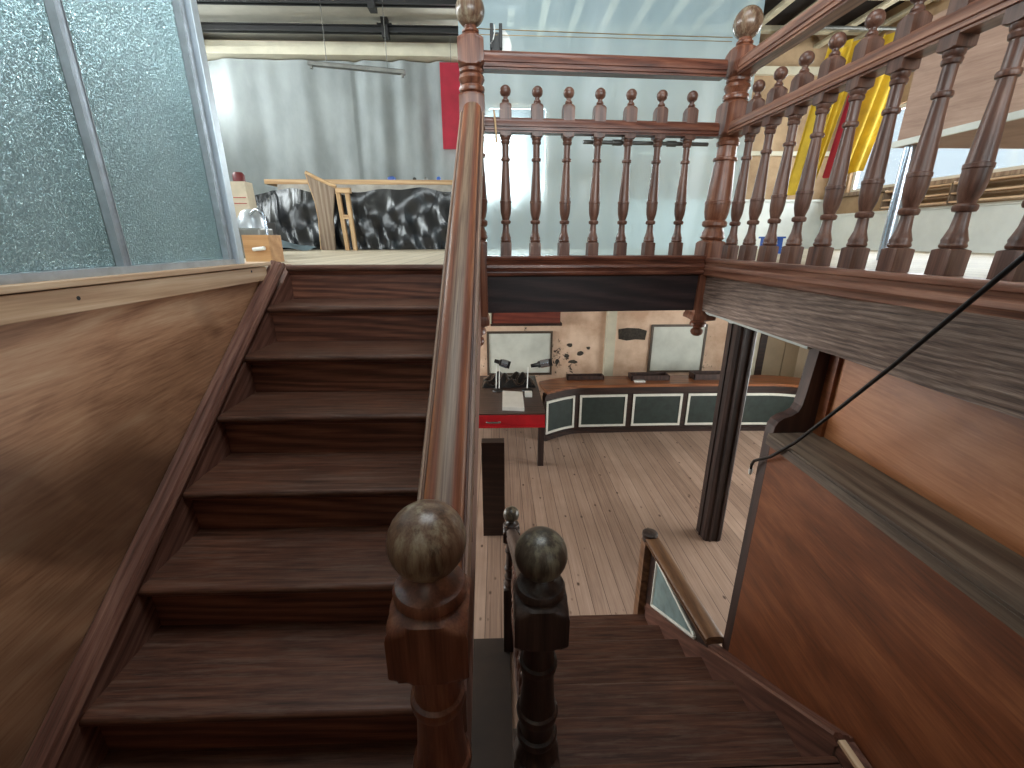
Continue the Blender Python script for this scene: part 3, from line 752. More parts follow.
prism(bm, tin, 1.054, 1.06, 'X'); fp = obj('infill_panel', bm, M['green_light'], sr)
bm = bmesh.new()
for a_, b_ in zip(tin, tin[1:] + tin[:1]):
    tube(bm, [(1.053, *a_), (1.053, *b_)], .011, 6)
obj('white_moulding', bm, M['white_frame'], fp)

# black cable
bm = bmesh.new()
P = [(1.07, .35, 3.50), (1.075, .62, 3.16), (1.08, .912, 2.775), (1.085, 1.12, 2.50), (1.085, 1.30, 2.27), (1.085, 1.42, 2.12), (1.083, 1.53, 2.005), (1.085, 1.60, 1.955), (1.088, 1.635, 1.93), (1.092, 1.655, 1.90), (1.098, 1.662, 1.875)]
tube(bm, P, .0062, 10)
cb = tag(obj('cable', bm, M['rubber'], None, 60), 'black cable stretched across the partition from the beam to the end bracket', 'cable')
bm = bmesh.new(); tube(bm, [(1.098, 1.662, 1.877), (1.100, 1.665, 1.86), (1.101, 1.667, 1.848)], [.008, .008, .006], 10); o = obj('end_plug', bm, M['white_plastic'], cb, 60); o['label'] = 'white plug end'

# ------------------------------------------------------------------ things on the rear balustrade
bm = bmesh.new()
tube(bm, [(NL[0] + .03, NL[1], 3.775), (.6, 2.53, 3.778), (NR[0] - .03, NR[1], 3.785)], .0022, 6)
tube(bm, [(NL[0] + .03, NL[1], 3.752), (.6, 2.53, 3.762), (NR[0] - .03, NR[1], 3.768)], .0018, 6)
tag(obj('curtain_wire', bm, M['string_gold'], None, 60), 'thin brass curtain wire doubled between the two tall newel posts', 'wire')
cl = thing('clamp', 'black spring clamp on the top rail next to the head newel post', 'clamp', (.0, 2.505, 3.685))
obj('body', B((-.022, .022, 2.49, 2.52, 3.685, 3.765)), M['black_iron'], cl, bevel=.004)
for xx in (-.019, .024): obj('jaw', B((xx - .008, xx + .008, 2.487, 2.523, 3.70, 3.80)), M['black_iron'], cl, bevel=.003)
bm = bmesh.new(); tube(bm, [(-.004, 2.482, 3.79), (-.004, 2.48, 3.76), (-.012, 2.48, 3.73), (-.024, 2.482, 3.715)], .003, 8); obj('cord', bm, M['white_plastic'], cl, 60)
bm = bmesh.new(); arc = [(.03, 3.685), (.075, 3.685), (.077, 3.72), (.066, 3.755), (.045, 3.78), (.03, 3.782)]
prism(bm, arc, 2.51, 2.514, 'Y'); tag(obj('plastic_disc', bm, M['white_plastic']), 'translucent white curved plastic piece standing on the top rail beside the clamp', 'plastic piece')
bm = bmesh.new(); tube(bm, [(-.012, 2.462, 3.435), (-.006, 2.448, 3.38), (0, 2.452, 3.29)], [.004, .0055, .005], 8)
tag(obj('wooden_peg', bm, M['pine_z'], None, 60), 'small pale wooden peg leaning on the middle rail by the head newel post', 'peg')
bm = bmesh.new(); tube(bm, [(.46, 2.592, 3.322), (1.152, 2.635, 3.322)], .010, 10)
for xx in (.62, .92): tube(bm, [(xx, 2.592 + (xx - .46) * .062, 3.322), (xx + .05, 2.595 + (xx - .46) * .062, 3.322)], .015, 10)
tag(obj('metal_rod', bm, M['grey_metal'], None, 50), 'thin grey jointed metal rod lying level behind the rear balusters', 'rod')

# clear polythene sheet hung behind the rear balustrade
def poly(u, v):
    x = -.22 + u * 1.98; z = 2.705 + v * (CEIL - 2.72)
    y = 3.12 + .165 * (x + .1) + .012 * math.sin(x * 9 + z * .8) + .010 * math.sin(x * 23 - z * 1.3) * (1 - v * .5)
    return (x, y, z)
bm = bmesh.new(); sheet(bm, 60, 40, poly)
tag(obj('polythene_sheet', bm, M['polythene'], None, 60), 'pale translucent polythene sheet hanging behind the rear gallery balustrade', 'plastic sheet')

# ------------------------------------------------------------------ far end of the upper hall, left
def back_fold(u, v):
    x = -4.22 + u * 3.80; z = 2.705 + v * 2.47
    y = 7.16 + .035 * math.sin(x * 5.2 + (1 - v) * 1.6) * (.4 + .6 * (1 - v)) + .03 * math.sin(x * 13 + v * 2.2) * (1 if x > -2.0 else .35) + .016 * math.sin(x * 24 - v * 1.5) * (1 if x > -2.0 else .2)
    if x < -3.0: y += .10 * math.sin((x + 3.0) * 4.2 + (1 - v) * 1.9) * (-(x + 3.0))
    return (x, y, z)
bm = bmesh.new(); sheet(bm, 150, 24, back_fold)
tag(obj('backdrop_sheet', bm, M['backdrop'], None, 70), 'large creased white sheet hung along the back wall above the bench', 'sheet')
lf = thing('strip_light', 'slim unlit metal strip light hanging in front of the white sheet', 'light fitting', (-1.6, 6.0, 4.7))
bm = bmesh.new(); sweep(bm, [(-.035, -.02), (.035, -.02), (.035, .015), (.02, .025), (-.02, .025), (-.035, .015)], (-2.16, 6.0, 4.765), (-1.06, 6.0, 4.685)); obj('housing', bm, M['grey_metal'], lf)
for xx, zz in ((-2.13, 4.735), (-1.09, 4.659)): obj('lamp_holder', B((xx - .012, xx + .012, 5.98, 6.02, zz - .02, zz + .012)), M['grey_metal'], lf)
for xx in (-1.95, -1.26):
    bm = bmesh.new(); tube(bm, [(xx, 6.0, 4.76 - (xx + 2.16) * .073), (xx, 6.0, CEIL)], .004, 6); obj('hanging_wire', bm, M['grey_metal'], lf)
obj_ = obj('red_banner', B((-.75, -.42, 6.88, 6.92, 4.05, 5.08)), M['red_cloth'], bevel=.006); tag(obj_, 'flat red hanging panel beside the head newel post and the white sheet', 'panel')
bm = bmesh.new(); tube(bm, [(-.60, 6.9, 5.08), (-.60, 6.9, CEIL)], .004, 6); obj('hanging_cord', bm, M['grey_metal'], obj_)
for nm, (y, z0, z1), lb in (('roof_beam', (6.62, 5.30, 5.375), 'black steel roof beam nearest the white sheet, crossing under the white boarding'), ('roof_beam', (6.0, 5.33, 5.41), 'black roof beam nearer the stairs, at the top edge above the white boarding')):
    t = thing(nm, lb, 'beam', (-2, y, z0), kind='thing')
    obj('beam', B((-4.15, .3, y, y + .03, z0, z1), (-4.15, .3, y - .03, y + .06, z0, z0 + .012), (-4.15, .3, y - .03, y + .06, z1 - .012, z1)), M['black_iron'], t)
    obj('hanger_bracket', B((-1.42, -1.34, y - .05, y + .08, z0 - .05, CEIL), (-1.47, -1.29, y - .05, y + .08, z1, z1 + .012)), M['black_iron'], t)

bm = bmesh.new(); tube(bm, [(-4.10, 6.84, 5.1), (-4.11, 6.85, 4.2), (-4.10, 6.86, 3.4), (-4.12, 6.84, U + .005)], .014, 8)
tag(obj('cable', bm, M['rubber'], None, 60), 'thin black cable hanging down the edge of the white sheet beside the aluminium frame', 'cable')
bt = thing('workbench', 'long pine topped workbench along the white sheet at the far end', 'bench', (-2, 6.6, U))
obj('bench_top', B((-3.12, -.05, 6.50, 6.98, 3.545, 3.605)), M['pine_x'], bt, bevel=.004)
for xx in (-2.95, -1.6, -.3): obj('leg', B((xx, xx + .07, 6.62, 6.69, U, 3.545), (xx, xx + .07, 6.86, 6.93, U, 3.545)), M['pine_z'], bt)
obj('rail', B((-2.95, -.1, 6.64, 6.67, 3.44, 3.545)), M['pine_x'], bt)
def skirt(u, v):
    x = -2.95 + u * 2.9; z = 3.542 - v * (.13 + .03 * math.sin(x * 6) + .02 * math.sin(x * 17))
    return (x, 6.4955 - .005 * math.sin(x * 14 + v) - .02 * v, z)
bm = bmesh.new(); sheet(bm, 80, 6, skirt, .004)
tag(obj('dust_sheet', bm, M['dustsheet'], None, 60), 'crumpled grey dust sheet edge hanging just below the pine bench top', 'cloth')
def bp_(u, v):
    x = -3.30 + u * 3.2
    zt = 3.47 + .02 * math.sin(x * 4) + .015 * math.sin(x * 11) - .06 * max(0, (x + 3.0)) * (1 if x < -2.0 else 0)
    if x < -3.0: zt -= (-(x + 3.0)) * .35
    z = zt - v * (zt - U - .01)
    y = 6.42 - .10 * v - .015 * math.sin(x * 9 + v * 3) - .02 * math.sin(x * 21 - v * 6) * v - .02 * math.sin(v * 9 + x * 5)
    if x < -2.4: y -= .12 * v * (-(x + 2.4))
    return (x, y, z)
bm = bmesh.new(); sheet(bm, 120, 24, bp_)
tag(obj('black_polythene', bm, M['black_poly'], None, 70), 'shiny crumpled black polythene draped down the front of the workbench', 'plastic sheet')
def tarp(u, v):
    x = -3.4 + u * .98; y = 6.2 - v * .35
    return (x, y, U + .02 + .10 * (1 - v) * math.sin(u * PI) + .02 * math.sin(x * 12 + y * 9))
bm = bmesh.new(); sheet(bm, 40, 12, tarp)
tag(obj('tarpaulin', bm, plain('grey blue tarpaulin', (104, 120, 126), .5, var=.3, scale=6), None, 70), 'crumpled grey blue tarpaulin on the floor under the black polythene', 'tarpaulin')
# curved bench end
cu = [(-2.445, 3.64), (-2.42, 3.50), (-2.37, 3.30), (-2.355, 3.1), (-2.365, 2.9), (-2.375, U), (-2.19, U), (-2.17, 3.1), (-2.12, 3.40), (-2.10, 3.47), (-2.25, 3.53), (-2.36, 3.58)]
be = thing('bench_end', 'weathered curved bench end board leaning upright against the workbench', 'board', (-2.2, 6.2, U))
bm = bmesh.new(); prism(bm, cu, 6.22, 6.26, 'Y'); obj('board', bm, M['greyboard'], be)
bm = bmesh.new(); tube(bm, [(-2.455, 6.24, 3.655), (-2.3, 6.24, 3.575), (-2.09, 6.24, 3.485)], .024, 8); obj('top_edge', bm, M['pine_x'], be, 60)
bm = bmesh.new(); tube(bm, [(-2.45, 6.24, 3.63), (-2.425, 6.24, 3.50), (-2.375, 6.24, 3.30), (-2.36, 6.24, 3.1), (-2.37, 6.24, 2.9), (-2.38, 6.24, U + .01)], .012, 6); obj('front_edge', bm, M['pine_z'], be, 60)
tr = thing('trestle', 'small raw pine trestle frame standing between the bench end and the black polythene', 'trestle', (-1.85, 6.15, U))
def bar(bm, a, b, w, t):
    a, b = Vector(a), Vector(b); dd = (b - a).normalized(); ref = Vector((0, 1, 0)) if abs(dd.y) < .9 else Vector((1, 0, 0))
    s_ = dd.cross(ref).normalized(); u_ = s_.cross(dd)
    vs = [bm.verts.new(p + s_ * i * w / 2 + u_ * j * t / 2) for p in (a, b) for i, j in ((-1, -1), (1, -1), (1, 1), (-1, 1))]
    for f in ((3, 2, 1, 0), (4, 5, 6, 7), (0, 1, 5, 4), (1, 2, 6, 5), (2, 3, 7, 6), (3, 0, 4, 7)): bm.faces.new([vs[i] for i in f])
for a_, b_ in (((-2.03, 6.12, 3.42), (-1.985, 6.12, U + .001)), ((-1.915, 6.12, 3.42), (-1.885, 6.12, U + .001))):
    bm = bmesh.new(); bar(bm, a_, b_, .048, .05); obj('leg', bm, M['pine_z'], tr)
obj('crossbar', B((-1.99, -1.915, 6.09, 6.15, 3.09, 3.14)), M['pine_x'], tr)
obj('head_rail', B((-2.05, -1.87, 6.08, 6.16, 3.40, 3.46)), M['pine_x'], tr)
for i, (xx, w, h, mt, lb) in enumerate(((-1.44, .11, .05, 'blue', 'small blue cap lying on the pine bench top'), (-1.13, .05, .04, 'black_iron', 'dark fitting on the bench top next along from the blue cap'), (-.98, .05, .045, 'grey_metal', 'middle one of three small dark fittings on the bench top'), (-.80, .06, .05, 'blue', 'small dark blue fitting on the bench top nearest the handrail'))):
    bm = bmesh.new(); loft(bm, [(3.606, w / 2, .2), (3.606 + h * .7, w / 2, .2), (3.606 + h, w * .3, 0)], (xx, 6.6), 16)
    tag(obj('cap' if i == 0 else 'fitting', bm, M[mt], None, 40), lb, 'cap' if i == 0 else 'fitting')

# clutter beside the aluminium frame
cbx = thing('drawer_box', 'tan wooden drawer box with a white roll handle beside the aluminium frame', 'box', (-1.36, 2.75, U))
obj('box', B((-1.475, -1.325, 2.70, 2.86, U, U + .155)), M['tan_box'], cbx, bevel=.003)
bm = bmesh.new(); tube(bm, [(-1.415, 2.69, U + .075), (-1.345, 2.68, U + .082)], .011, 12); o = obj('roll_handle', bm, M['white_plastic'], cbx, 50); o['label'] = 'white roll handle'
tc_ = thing('tool_case', 'grey metal tool with a curved handle behind the tan drawer box', 'tool', (-1.75, 3.4, U))
obj('body', B((-1.86, -1.70, 3.36, 3.56, U, U + .21)), M['grey_metal'], tc_, bevel=.012)
bm = bmesh.new(); loft(bm, [(U + .21, .09, .5), (U + .27, .085, .3), (U + .32, .06, 0), (U + .34, .02, 0)], (-1.80, 3.46), 20); obj('hood', bm, M['alu'], tc_, 40)
bm = bmesh.new(); tube(bm, [(-1.76, 3.38, U + .30), (-1.70, 3.36, U + .335), (-1.655, 3.35, U + .31), (-1.645, 3.35, U + .25), (-1.65, 3.35, U + .02)], .010, 8); obj('curved_handle', bm, M['chrome'], tc_, 60)
cd = thing('carton', 'pale upright carton standing on dark crate behind the aluminium frame', 'carton', (-2.1, 4.05, U))
bm = bmesh.new(); prism(bm, [(-2.20, 2.977), (-2.06, 2.977), (-2.07, 3.285), (-2.195, 3.285)], 3.98, 4.1, 'Y'); obj('body', bm, M['cardboard'], cd)
obj('red_band', B((-2.18, -2.08, 3.975, 3.981, 3.115, 3.12), (-2.18, -2.08, 3.975, 3.981, 3.16, 3.165)), M['red'], cd)
bm = bmesh.new(); loft(bm, [(3.286, .045, .1), (3.34, .045, .1), (3.36, .03, 0)], (-2.14, 4.04), 20); tag(obj('lid', bm, plain('dark red plastic', (118, 34, 36), .45, var=.2), None, 40), 'dark red round lid resting on the pale carton', 'lid')
tag(obj('crate', B((-2.35, -1.98, 3.95, 4.2, U, 2.975)), M['black_iron'], bevel=.008), 'dark crate on the upper floor carrying the pale carton', 'crate')

# ------------------------------------------------------------------ right side of the upper hall
TZ = 3.40
tb = thing('folding_table', 'steel legged folding table with a white edge beyond the side balustrade', 'table', (2.95, 2.6, U))
TX0, TX1, TY0, TY1 = 2.50, 3.70, 1.30, 3.02
obj('table_top', B((TX0 + .02, TX1, TY0, TY1, TZ - .018, TZ + .012)), M['ply_pink'], tb)
obj('white_edge', B((TX0, TX0 + .02, TY0, TY1, TZ - .02, TZ + .015)), M['white_frame'], tb)
for xx in (TX0 + .06, TX1 - .12):
    for yy in (TY0 + .12, TY1 - .08):
        bm = bmesh.new(); tube(bm, [(xx, yy, U), (xx, yy, TZ - .02)], .032, 14); obj('leg', bm, M['chrome'], tb, 60)
bxr = tag(obj('plywood_crate', B((TX0 + .015, 3.5, 1.75, 3.0, TZ + .016, 4.05)), M['ply_pink'], bevel=.004), 'large pale brown plywood crate standing on the white edged folding table', 'crate')
tag(obj('case', B((3.55, 3.69, 1.6, 2.3, TZ + .013, 3.72)), M['purple'], bevel=.01), 'dark purple case on the folding table behind the plywood crate', 'case')
tag(obj('storage_tub', B((2.68, 2.82, 4.45, 4.6, U, 2.86), (2.665, 2.835, 4.435, 4.615, 2.845, 2.862)), M['blue'], bevel=.006), 'small blue plastic tub on the upper floor seen between the side balusters', 'tub')
rk = thing('wooden_rack', 'low wooden slatted rack on the dado ledge below the bright right window', 'rack', (4.95, 4.9, 3.2))
for zz in (3.215, 3.30, 3.40): obj('shelf', B((4.93, 5.07, 4.2, 5.9, zz, zz + .018)), M['pine'], rk)
for yy in (4.2, 5.0, 5.88): obj('upright', B((4.93, 5.07, yy, yy + .02, 3.2, 3.43)), M['greyboard'], rk)
def drape(name, label, pts, depth, mat, folds, extra=None):
    """hanging cloth: pts = (x_top0,x_top1,z_top,x_bot0,x_bot1,z_bot)"""
    xa, xb, zt, xc, xd, zb = pts
    def fn(u, v):
        x = (xa + (xb - xa) * u) * (1 - v) + (xc + (xd - xc) * u) * v
        return (x, depth + .035 * math.sin(u * folds * 2 * PI + v * .8) + .02 * math.sin(u * folds * 4.6 + v * 2), zt + (zb - zt) * v - .02 * math.sin(u * 5) * v)
    bm = bmesh.new(); sheet(bm, 40, 20, fn, .006)
    return tag(obj(name, bm, mat, None, 60), label, 'cloth')
PY = 5.6
drape('yellow_drape', 'narrow yellow cloth hanging furthest into the corner behind the side balusters', (3.66, 3.88, 4.86, 3.50, 3.62, 3.36), PY, M['yellow'], 1.5)
drape('yellow_drape', 'wide yellow cloth hanging next to the red cloth behind the side balusters', (3.84, 4.10, 4.93, 3.68, 3.84, 3.44), PY + .06, M['yellow'], 2.5)
drape('red_drape', 'red cloth strip hanging between the two wider yellow cloths', (4.06, 4.17, 4.9, 3.90, 3.98, 3.55), PY - .02, M['red_cloth'], 1)
drape('yellow_drape', 'yellow cloth with the ragged lower edge hanging nearest the plywood crate', (4.30, 4.66, 5.0, 4.05, 4.40, 3.60), PY + .05, M['yellow'], 2.5)
bm = bmesh.new(); tube(bm, [(3.4, PY + .02, 5.03), (5.15, PY + .02, 5.03)], .018, 10)
tag(obj('hanging_rail', bm, M['grey_metal'], None, 60), 'metal rail carrying the yellow and red hanging cloths', 'rail')

# ------------------------------------------------------------------ lower hall
po = thing('timber_post', 'dark square timber post standing on the stripped pine floor', 'post', (2.1, 3.65, 0), kind='thing')
bm = bmesh.new()
prism(bm, [(2.01, 3.57), (2.03, 3.55), (2.17, 3.55), (2.19, 3.57), (2.19, 3.73), (2.17, 3.75), (2.03, 3.75), (2.01, 3.73)], 0, 2.425, 'Z'); obj('shaft', bm, M['postdark'], po)
for xx in (2.055, 2.135): obj('bead', B((xx, xx + .02, 3.538, 3.551, 0, 2.425)), M['postdark'], po, bevel=.004)
obj('side_bead', B((1.998, 2.011, 3.64, 3.66, 0, 2.425)), M['postdark'], po, bevel=.004)
struct(obj('trim_8', B((1.82, 1.98, 7.2, 7.3, 0, 2.42)), M['cream'], bevel=.01))
struct(obj('trim_9', B((4.33, 4.45, 7.15, 7.3, 0, 2.42)), M['cream']))
struct(obj('trim_10', B((4.45, 4.56, 7.12, 7.3, 0, 2.42)), M['bar_dark']))
struct(obj('trim_11', B((4.56, 4.94, 7.2, 7.3, 0, 2.42), (4.955, 5.2, 7.2, 7.3, 0, 2.42)), M['beige']))

# curved panelled bar front: path points
def arc_path():
    pts = []
    pts += [(.66 + .04 * 0, 5.86)]
    for i in range(1, 9):
        t = i / 8; pts.append((.66 + .62 * t, 5.86 + .28 * math.sin(t * PI / 2)))
    for i in range(1, 13): pts.append((1.28 + i * (4.05 - 1.28) / 12, 6.14 + .02 * math.sin(i / 12 * PI)))
    for i in range(1, 15):
        t = i / 14; pts.append((4.05 + .95 * math.sin(t * PI / 2), 6.14 - .95 * (1 - math.cos(t * PI / 2))))
    return pts
AP = arc_path()
def offs(path, d0):
    out = []
    for i, p in enumerate(path):
        a = Vector(path[max(0, i - 1)]); b = Vector(path[min(len(path) - 1, i + 1)]); tt = (b - a).normalized()
        out.append((p[0] - tt.y * d0, p[1] + tt.x * d0))
    return out
def ribbon(path, d0, d1, z0, z1):
    """solid strip following PATH between two offsets and two heights"""
    bm = bmesh.new(); A = offs(path, d0); Bq = offs(path, d1); rings = []
    for a, b in zip(A, Bq):
        a = (max(a[0], .61), a[1]); b = (max(b[0], .61), b[1])
        rings.append([bm.verts.new((a[0], a[1], z0)), bm.verts.new((b[0], b[1], z0)), bm.verts.new((b[0], b[1], z1)), bm.verts.new((a[0], a[1], z1))])
    for r, s in zip(rings, rings[1:]):
        for k in range(4): bm.faces.new((r[k], r[(k + 1) % 4], s[(k + 1) % 4], s[k]))
    bm.faces.new(rings[0]); bm.faces.new(rings[-1][::-1]); return bm
def cum(path):
    s = [0]
    for a, b in zip(path, path[1:]): s.append(s[-1] + (Vector(b) - Vector(a)).length)
    return s
def sub(path, s0, s1, n=14):
    S = cum(path); out = []
    for i in range(n + 1):
        s = s0 + (s1 - s0) * i / n
        j = max(0, min(len(S) - 2, next((k for k in range(len(S) - 1) if S[k + 1] >= s), len(S) - 2)))
        t = (s - S[j]) / (S[j + 1] - S[j]); out.append(tuple(Vector(path[j]).lerp(Vector(path[j + 1]), t)))
    return out
bar_ = thing('bar_counter', 'long curved dark bar front with white framed green panels and a brown counter', 'bar counter', (2.6, 6.2, 0))
obj('front', ribbon(AP, 0, .06, 0, .70), M['bar_dark'], bar_, 40)
obj('counter_top', ribbon(AP, -.045, .40, .745, .785), M['counter'], bar_, 40)
obj('counter_moulding', ribbon(AP, -.025, .05, .70, .745), M['bar_dark'], bar_, 40)
obj('plinth', ribbon(AP, -.02, 0, 0, .07), M['bar_dark'], bar_, 40)
S = cum(AP); 
def s_at(x):
    k = next(i for i in range(len(AP) - 1) if AP[i + 1][0] >= x); t = (x - AP[k][0]) / (AP[k + 1][0] - AP[k][0]); return S[k] + t * (S[k + 1] - S[k])
spans = [(S[0] + .02, s_at(1.135)), (s_at(1.215), s_at(1.94)), (s_at(2.03), s_at(2.79)), (s_at(2.875), s_at(3.62)), (s_at(3.71), s_at(4.62)), (s_at(4.67), S[-1] - .03)]
for s0, s1 in spans:
    pth = sub(AP, s0, s1)
    pn = obj('panel', ribbon(pth, -.008, .001, .12, .615), M['green'], bar_, 40)
    fw = .033
    f = obj('panel_frame', ribbon(pth, -.018, 0, .585, .62), M['white_frame'], pn, 40)
    obj('panel_frame', ribbon(pth, -.018, 0, .105, .14), M['white_frame'], pn, 40)
    for e0, e1 in ((s0, s0 + fw), (s1 - fw, s1)): obj('panel_frame', ribbon(sub(AP, e0, e1, 3), -.018, 0, .14, .585), M['white_frame'], pn, 40)
for i, (x0, x1, y0, y1, h, lb) in enumerate(((2.03, 2.62, 6.3, 6.5, .075, 'brown wooden tray on the bar counter to the right of the cream pilaster'), (3.0, 3.85, 6.3, 6.5, .09, 'longer brown wooden tray on the bar counter below the plain framed white board'), (1.05, 1.62, 6.36, 6.5, .06, 'low dark wooden tray on the bar counter to the left of the cream pilaster'))):
    t = thing('wooden_tray', lb, 'tray', ((x0 + x1) / 2, (y0 + y1) / 2, .785))
    obj('base', B((x0, x1, y0, y1, .7855, .797)), M['bar_dark'], t)
    obj('rim', B((x0, x1, y0, y0 + .015, .797, .785 + h), (x0, x1, y1 - .015, y1, .797, .785 + h), (x0, x0 + .015, y0, y1, .797, .785 + h), (x1 - .015, x1, y0, y1, .797, .785 + h)), M['bracket'], t)
tag(obj('paper_sheet', B((2.06, 2.22, 6.22, 6.29, .786, .80)), M['paper']), 'small scrap of white paper on the bar counter beside a brown tray', 'paper')

def wallboard(label, x0, x1, z0, z1):
    t = thing('white_board', label, 'board', ((x0 + x1) / 2, 7.26, z0)); w = .035
    obj('board', B((x0 + w, x1 - w, 7.275, 7.299, z0 + w, z1 - w)), M['whiteboard'], t)
    obj('frame', B((x0, x1, 7.26, 7.299, z0, z0 + w), (x0, x1, 7.26, 7.299, z1 - w, z1), (x0, x0 + w, 7.26, 7.299, z0 + w, z1 - w), (x1 - w, x1, 7.26, 7.299, z0 + w, z1 - w)), M['board_frame'], t)
wallboard('framed white board on the peach wall behind the two lamps', -.20, .92, .60, 1.365)
wallboard('framed white board on the peach wall above the bar, far from the lamps', 2.61, 3.57, .62, 1.465)
wc = thing('wall_shelf', 'red brown wooden shelf box fixed to the peach wall above the framed white board', 'shelf', (.4, 7.2, 1.5))
obj('box', B((-.10, 1.02, 7.12, 7.298, 1.53, 1.80)), M['redbrown'], wc); obj('lower_edge', B((-.13, 1.05, 7.1, 7.298, 1.49, 1.53)), M['bar_dark'], wc)
obj('side_block', B((-.20, -.115, 7.1, 7.298, 1.53, 1.74)), M['cream'], wc)
bm = bmesh.new(); prism(bm, [(2.06, 1.22), (2.2, 1.19), (2.35, 1.21), (2.52, 1.2), (2.54, 1.36), (2.40, 1.40), (2.2, 1.41), (2.05, 1.39)], 7.292, 7.302, 'Y')
struct(obj('wall_patch', bm, M['oldbrick']))
for (cx, cz, w, h) in ((1.17, .93, .05, .04), (1.22, 1.12, .06, .04), (1.40, .96, .07, .05), (1.55, 1.06, .04, .035), (1.28, .82, .10, .03), (1.02, .83, .035, .06)):
    bm = bmesh.new(); prism(bm, [(cx + w * math.cos(a) * random.uniform(.6, 1.2), cz + h * math.sin(a) * random.uniform(.6, 1.2)) for a in [i * PI / 5 for i in range(10)]], 7.294, 7.301, 'Y'); struct(obj('wall_chip', bm, M['oldbrick']))

# red fronted desk with lamps and papers
dk = thing('desk', 'dark topped desk with a bright red drawer front at the end of the bar', 'desk', (.0, 5.6, 0))
obj('desk_top', B((-.95, .585, 5.10, 6.75, .725, .75)), M['deskred'], dk, bevel=.004)
df = obj('red_front', B((-.95, .575, 5.075, 5.10, .585, .735), (-.95, .575, 5.06, 5.10, .575, .60)), M['red'], dk)
bm = bmesh.new(); tube(bm, [(-.16, 5.06, .655), (-.14, 5.045, .655), (-.01, 5.045, .655), (.01, 5.06, .655)], .012, 8); o = obj('drawer_handle', bm, M['grey_metal'], df, 50)
for xx in (-.93, .50): obj('leg', B((xx, xx + .075, 5.11, 5.20, 0, .725), ), M['postdark'], dk, bevel=.003)
for xx in (-.93, .50): obj('leg', B((xx, xx + .07, 6.6, 6.67, 0, .725), ), M['postdark'], dk, bevel=.003)
obj('side_apron', B((.53, .575, 5.18, 6.6, .60, .725)), M['bar_dark'], dk)
bm = bmesh.new(); prism(bm, [(.04, 5.22), (.32, 5.18), (.33, 5.80), (.05, 5.86)], .751, .80, 'Z'); tag(obj('paper_stack', bm, M['paper']), 'stack of white papers on the dark desk below the lamps', 'paper')
tag(obj('white_switch_box', B((.36, .46, 5.70, 5.78, .751, .82)), M['white_plastic'], bevel=.005), 'small white socket box on the desk beside the paper stack', 'box')
tag(obj('dark_panel', B((-.17, .045, 3.70, 3.80, 0, 1.03)), M['bar_dark'], bevel=.006), 'low dark upright panel on the pine floor before the red fronted desk', 'screen')  # low dark upright slab on the lower floor
def lamp(label, x, y, head0, head1, twin):
    t = thing('desk_lamp', label, 'lamp', (x, y, .75))
    bm = bmesh.new(); loft(bm, [(.751, .085, 0), (.77, .08, 0), (.785, .03, 0)], (x, y), 24); obj('base', bm, M['rubber'], t, 40)
    hz = head0[2]
    bm = bmesh.new()
    if twin:
        for dx in (-.022, .022): tube(bm, [(x + dx, y, .78), (x + dx + .01, y, hz - .02)], .007, 8)
    else: tube(bm, [(x, y, .78), (x + .01, y, hz - .02)], .008, 8)
    obj('stem', bm, M['white_plastic'], t, 60)
    bm = bmesh.new(); h0, h1 = Vector(head0), Vector(head1); q = h0.lerp(h1, .35)
    tube(bm, [h0, h0.lerp(h1, .3), q, h1], [.026, .03, .048, .055], 14); hd = obj('lamp_head', bm, M['rubber'], t, 50)
    bm = bmesh.new(); tube(bm, [h0.lerp(h1, .45), h0.lerp(h1, .85)], [.056, .058], 14); obj('silver_band', bm, M['chrome'], hd, 50)
lamp('desk lamp with twin white stems and a stubby head, first lamp from the handrail', -.02, 6.0, (-.06, 6.0, 1.20), (.16, 5.97, 1.14), True)
lamp('desk lamp with one white stem and a long thin head, beside the twin stem lamp', .41, 6.0, (.46, 6.0, 1.12), (.76, 5.98, 1.18), False)
def heap(u, v):
    x = -.25 + u * .80; y = 6.12 + v * .55
    e = max(0, math.sin(u * PI)) ** .4 * max(0, math.sin(v * PI)) ** .5
    return (x, y, .752 + e * (.10 + .05 * math.sin(x * 17 + y * 9) + .03 * math.sin(x * 31 - y * 23)))
bm = bmesh.new(); sheet(bm, 44, 22, heap)
tag(obj('black_bag', bm, M['black_poly'], None, 50), 'crumpled black plastic bag on the desk behind the papers', 'bag')

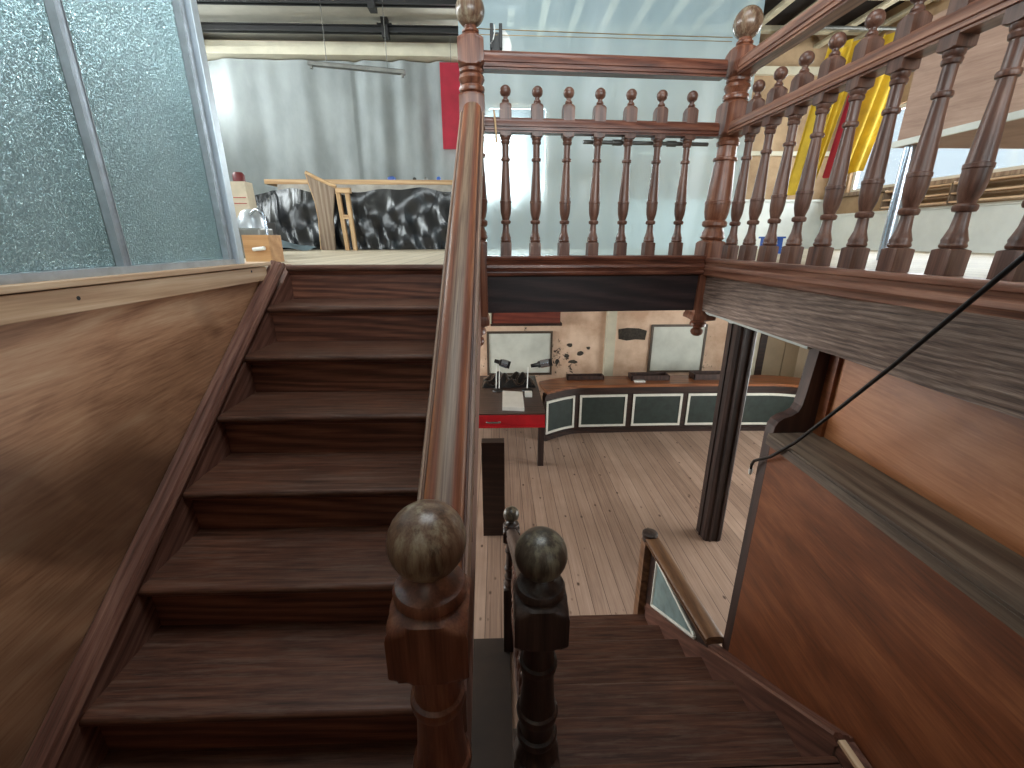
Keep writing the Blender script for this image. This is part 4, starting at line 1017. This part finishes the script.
# ------------------------------------------------------------------ daylight, added fill and camera
def area(name, loc, size, rot, power, color=(1, 1, 1), spread=180):
    ld = bpy.data.lights.new(name, 'AREA'); ld.shape = 'RECTANGLE'; ld.size, ld.size_y = size; ld.energy = power; ld.color = color; ld.spread = math.radians(spread)
    o = bpy.data.objects.new(name, ld); COL.objects.link(o); o.location = loc; o.rotation_euler = rot; return o
def facing(d):
    return Vector(d).to_track_quat('-Z', 'Y').to_euler()
DAY = (.96, .98, 1.0)
def win_light(name, plane, pos, hole, d, power, color=DAY):
    a0, a1, z0, z1 = hole
    c = (pos, (a0 + a1) / 2, (z0 + z1) / 2) if plane == 'X' else ((a0 + a1) / 2, pos, (z0 + z1) / 2)
    return area(name, c, (a1 - a0, z1 - z0), facing(d), power, color)
win_light('daylight_left', 'X', WX0 - .16, WIN_L, (1, 0, 0), 230)
win_light('daylight_right', 'X', WX1 + .16, WIN_R, (-1, 0, 0), 80)
win_light('daylight_back', 'Y', WY1 + .16, WIN_B, (0, -1, 0), 60)
win_light('fill_front', 'Y', WY0 - .16, WIN_F_ADDED, (0, 1, 0), 460)  # added fill through the unseen front window
area('fill_rooflight', (.1, 1.15, CEIL + .50), (2.0, 1.7), (0, 0, 0), 46, DAY)  # added rooflight lamp, lifts the dark stairwell
win_light('fill_lower_left', 'X', WX0 - .16, LWL_ADDED, (1, 0, 0), 170, (1, .98, .96))  # lamp of the added lower window, brightens the lower hall
win_light('daylight_lower_right', 'X', WX1 + .16, LWR, (-1, 0, 0), 135, (1, .98, .95))

GROUPS = {'newel_post': 'newel posts of the stairwell', 'staircase': 'stair flights', 'gallery_balustrade': 'gallery balustrades', 'stair_balustrade': 'stair handrails',
    'fascia_beam': 'fascia beams', 'roof_beam': 'black roof beams', 'yellow_drape': 'yellow hanging cloths', 'fitting': 'small fittings on the bench top', 'wooden_tray': 'wooden trays on the bar',
    'white_board': 'framed white boards on the wall', 'desk_lamp': 'desk lamps'}
for o in bpy.data.objects:
    g = GROUPS.get(o.name.split('.')[0])
    if g and o.parent is None and o.get('category'): o['group'] = g

w = bpy.data.worlds.new('World'); SC.world = w; w.use_nodes = True
bg = w.node_tree.nodes['Background']; bg.inputs[0].default_value = (.75, .88, 1, 1); bg.inputs[1].default_value = .6

cam = bpy.data.cameras.new('Camera'); co = bpy.data.objects.new('Camera', cam); COL.objects.link(co)
cam.sensor_width = 36; cam.lens = 436 / 1024 * 36; cam.clip_start = .02
co.location = (0, 0, EYE); co.rotation_euler = (math.radians(90 - 18.2), 0, math.radians(-1.8))
SC.camera = co
SC.view_settings.view_transform = 'Standard'; SC.view_settings.look = 'None'
SC.view_settings.exposure = 0.88; SC.view_settings.gamma = 1; SC.view_settings.use_curve_mapping = False
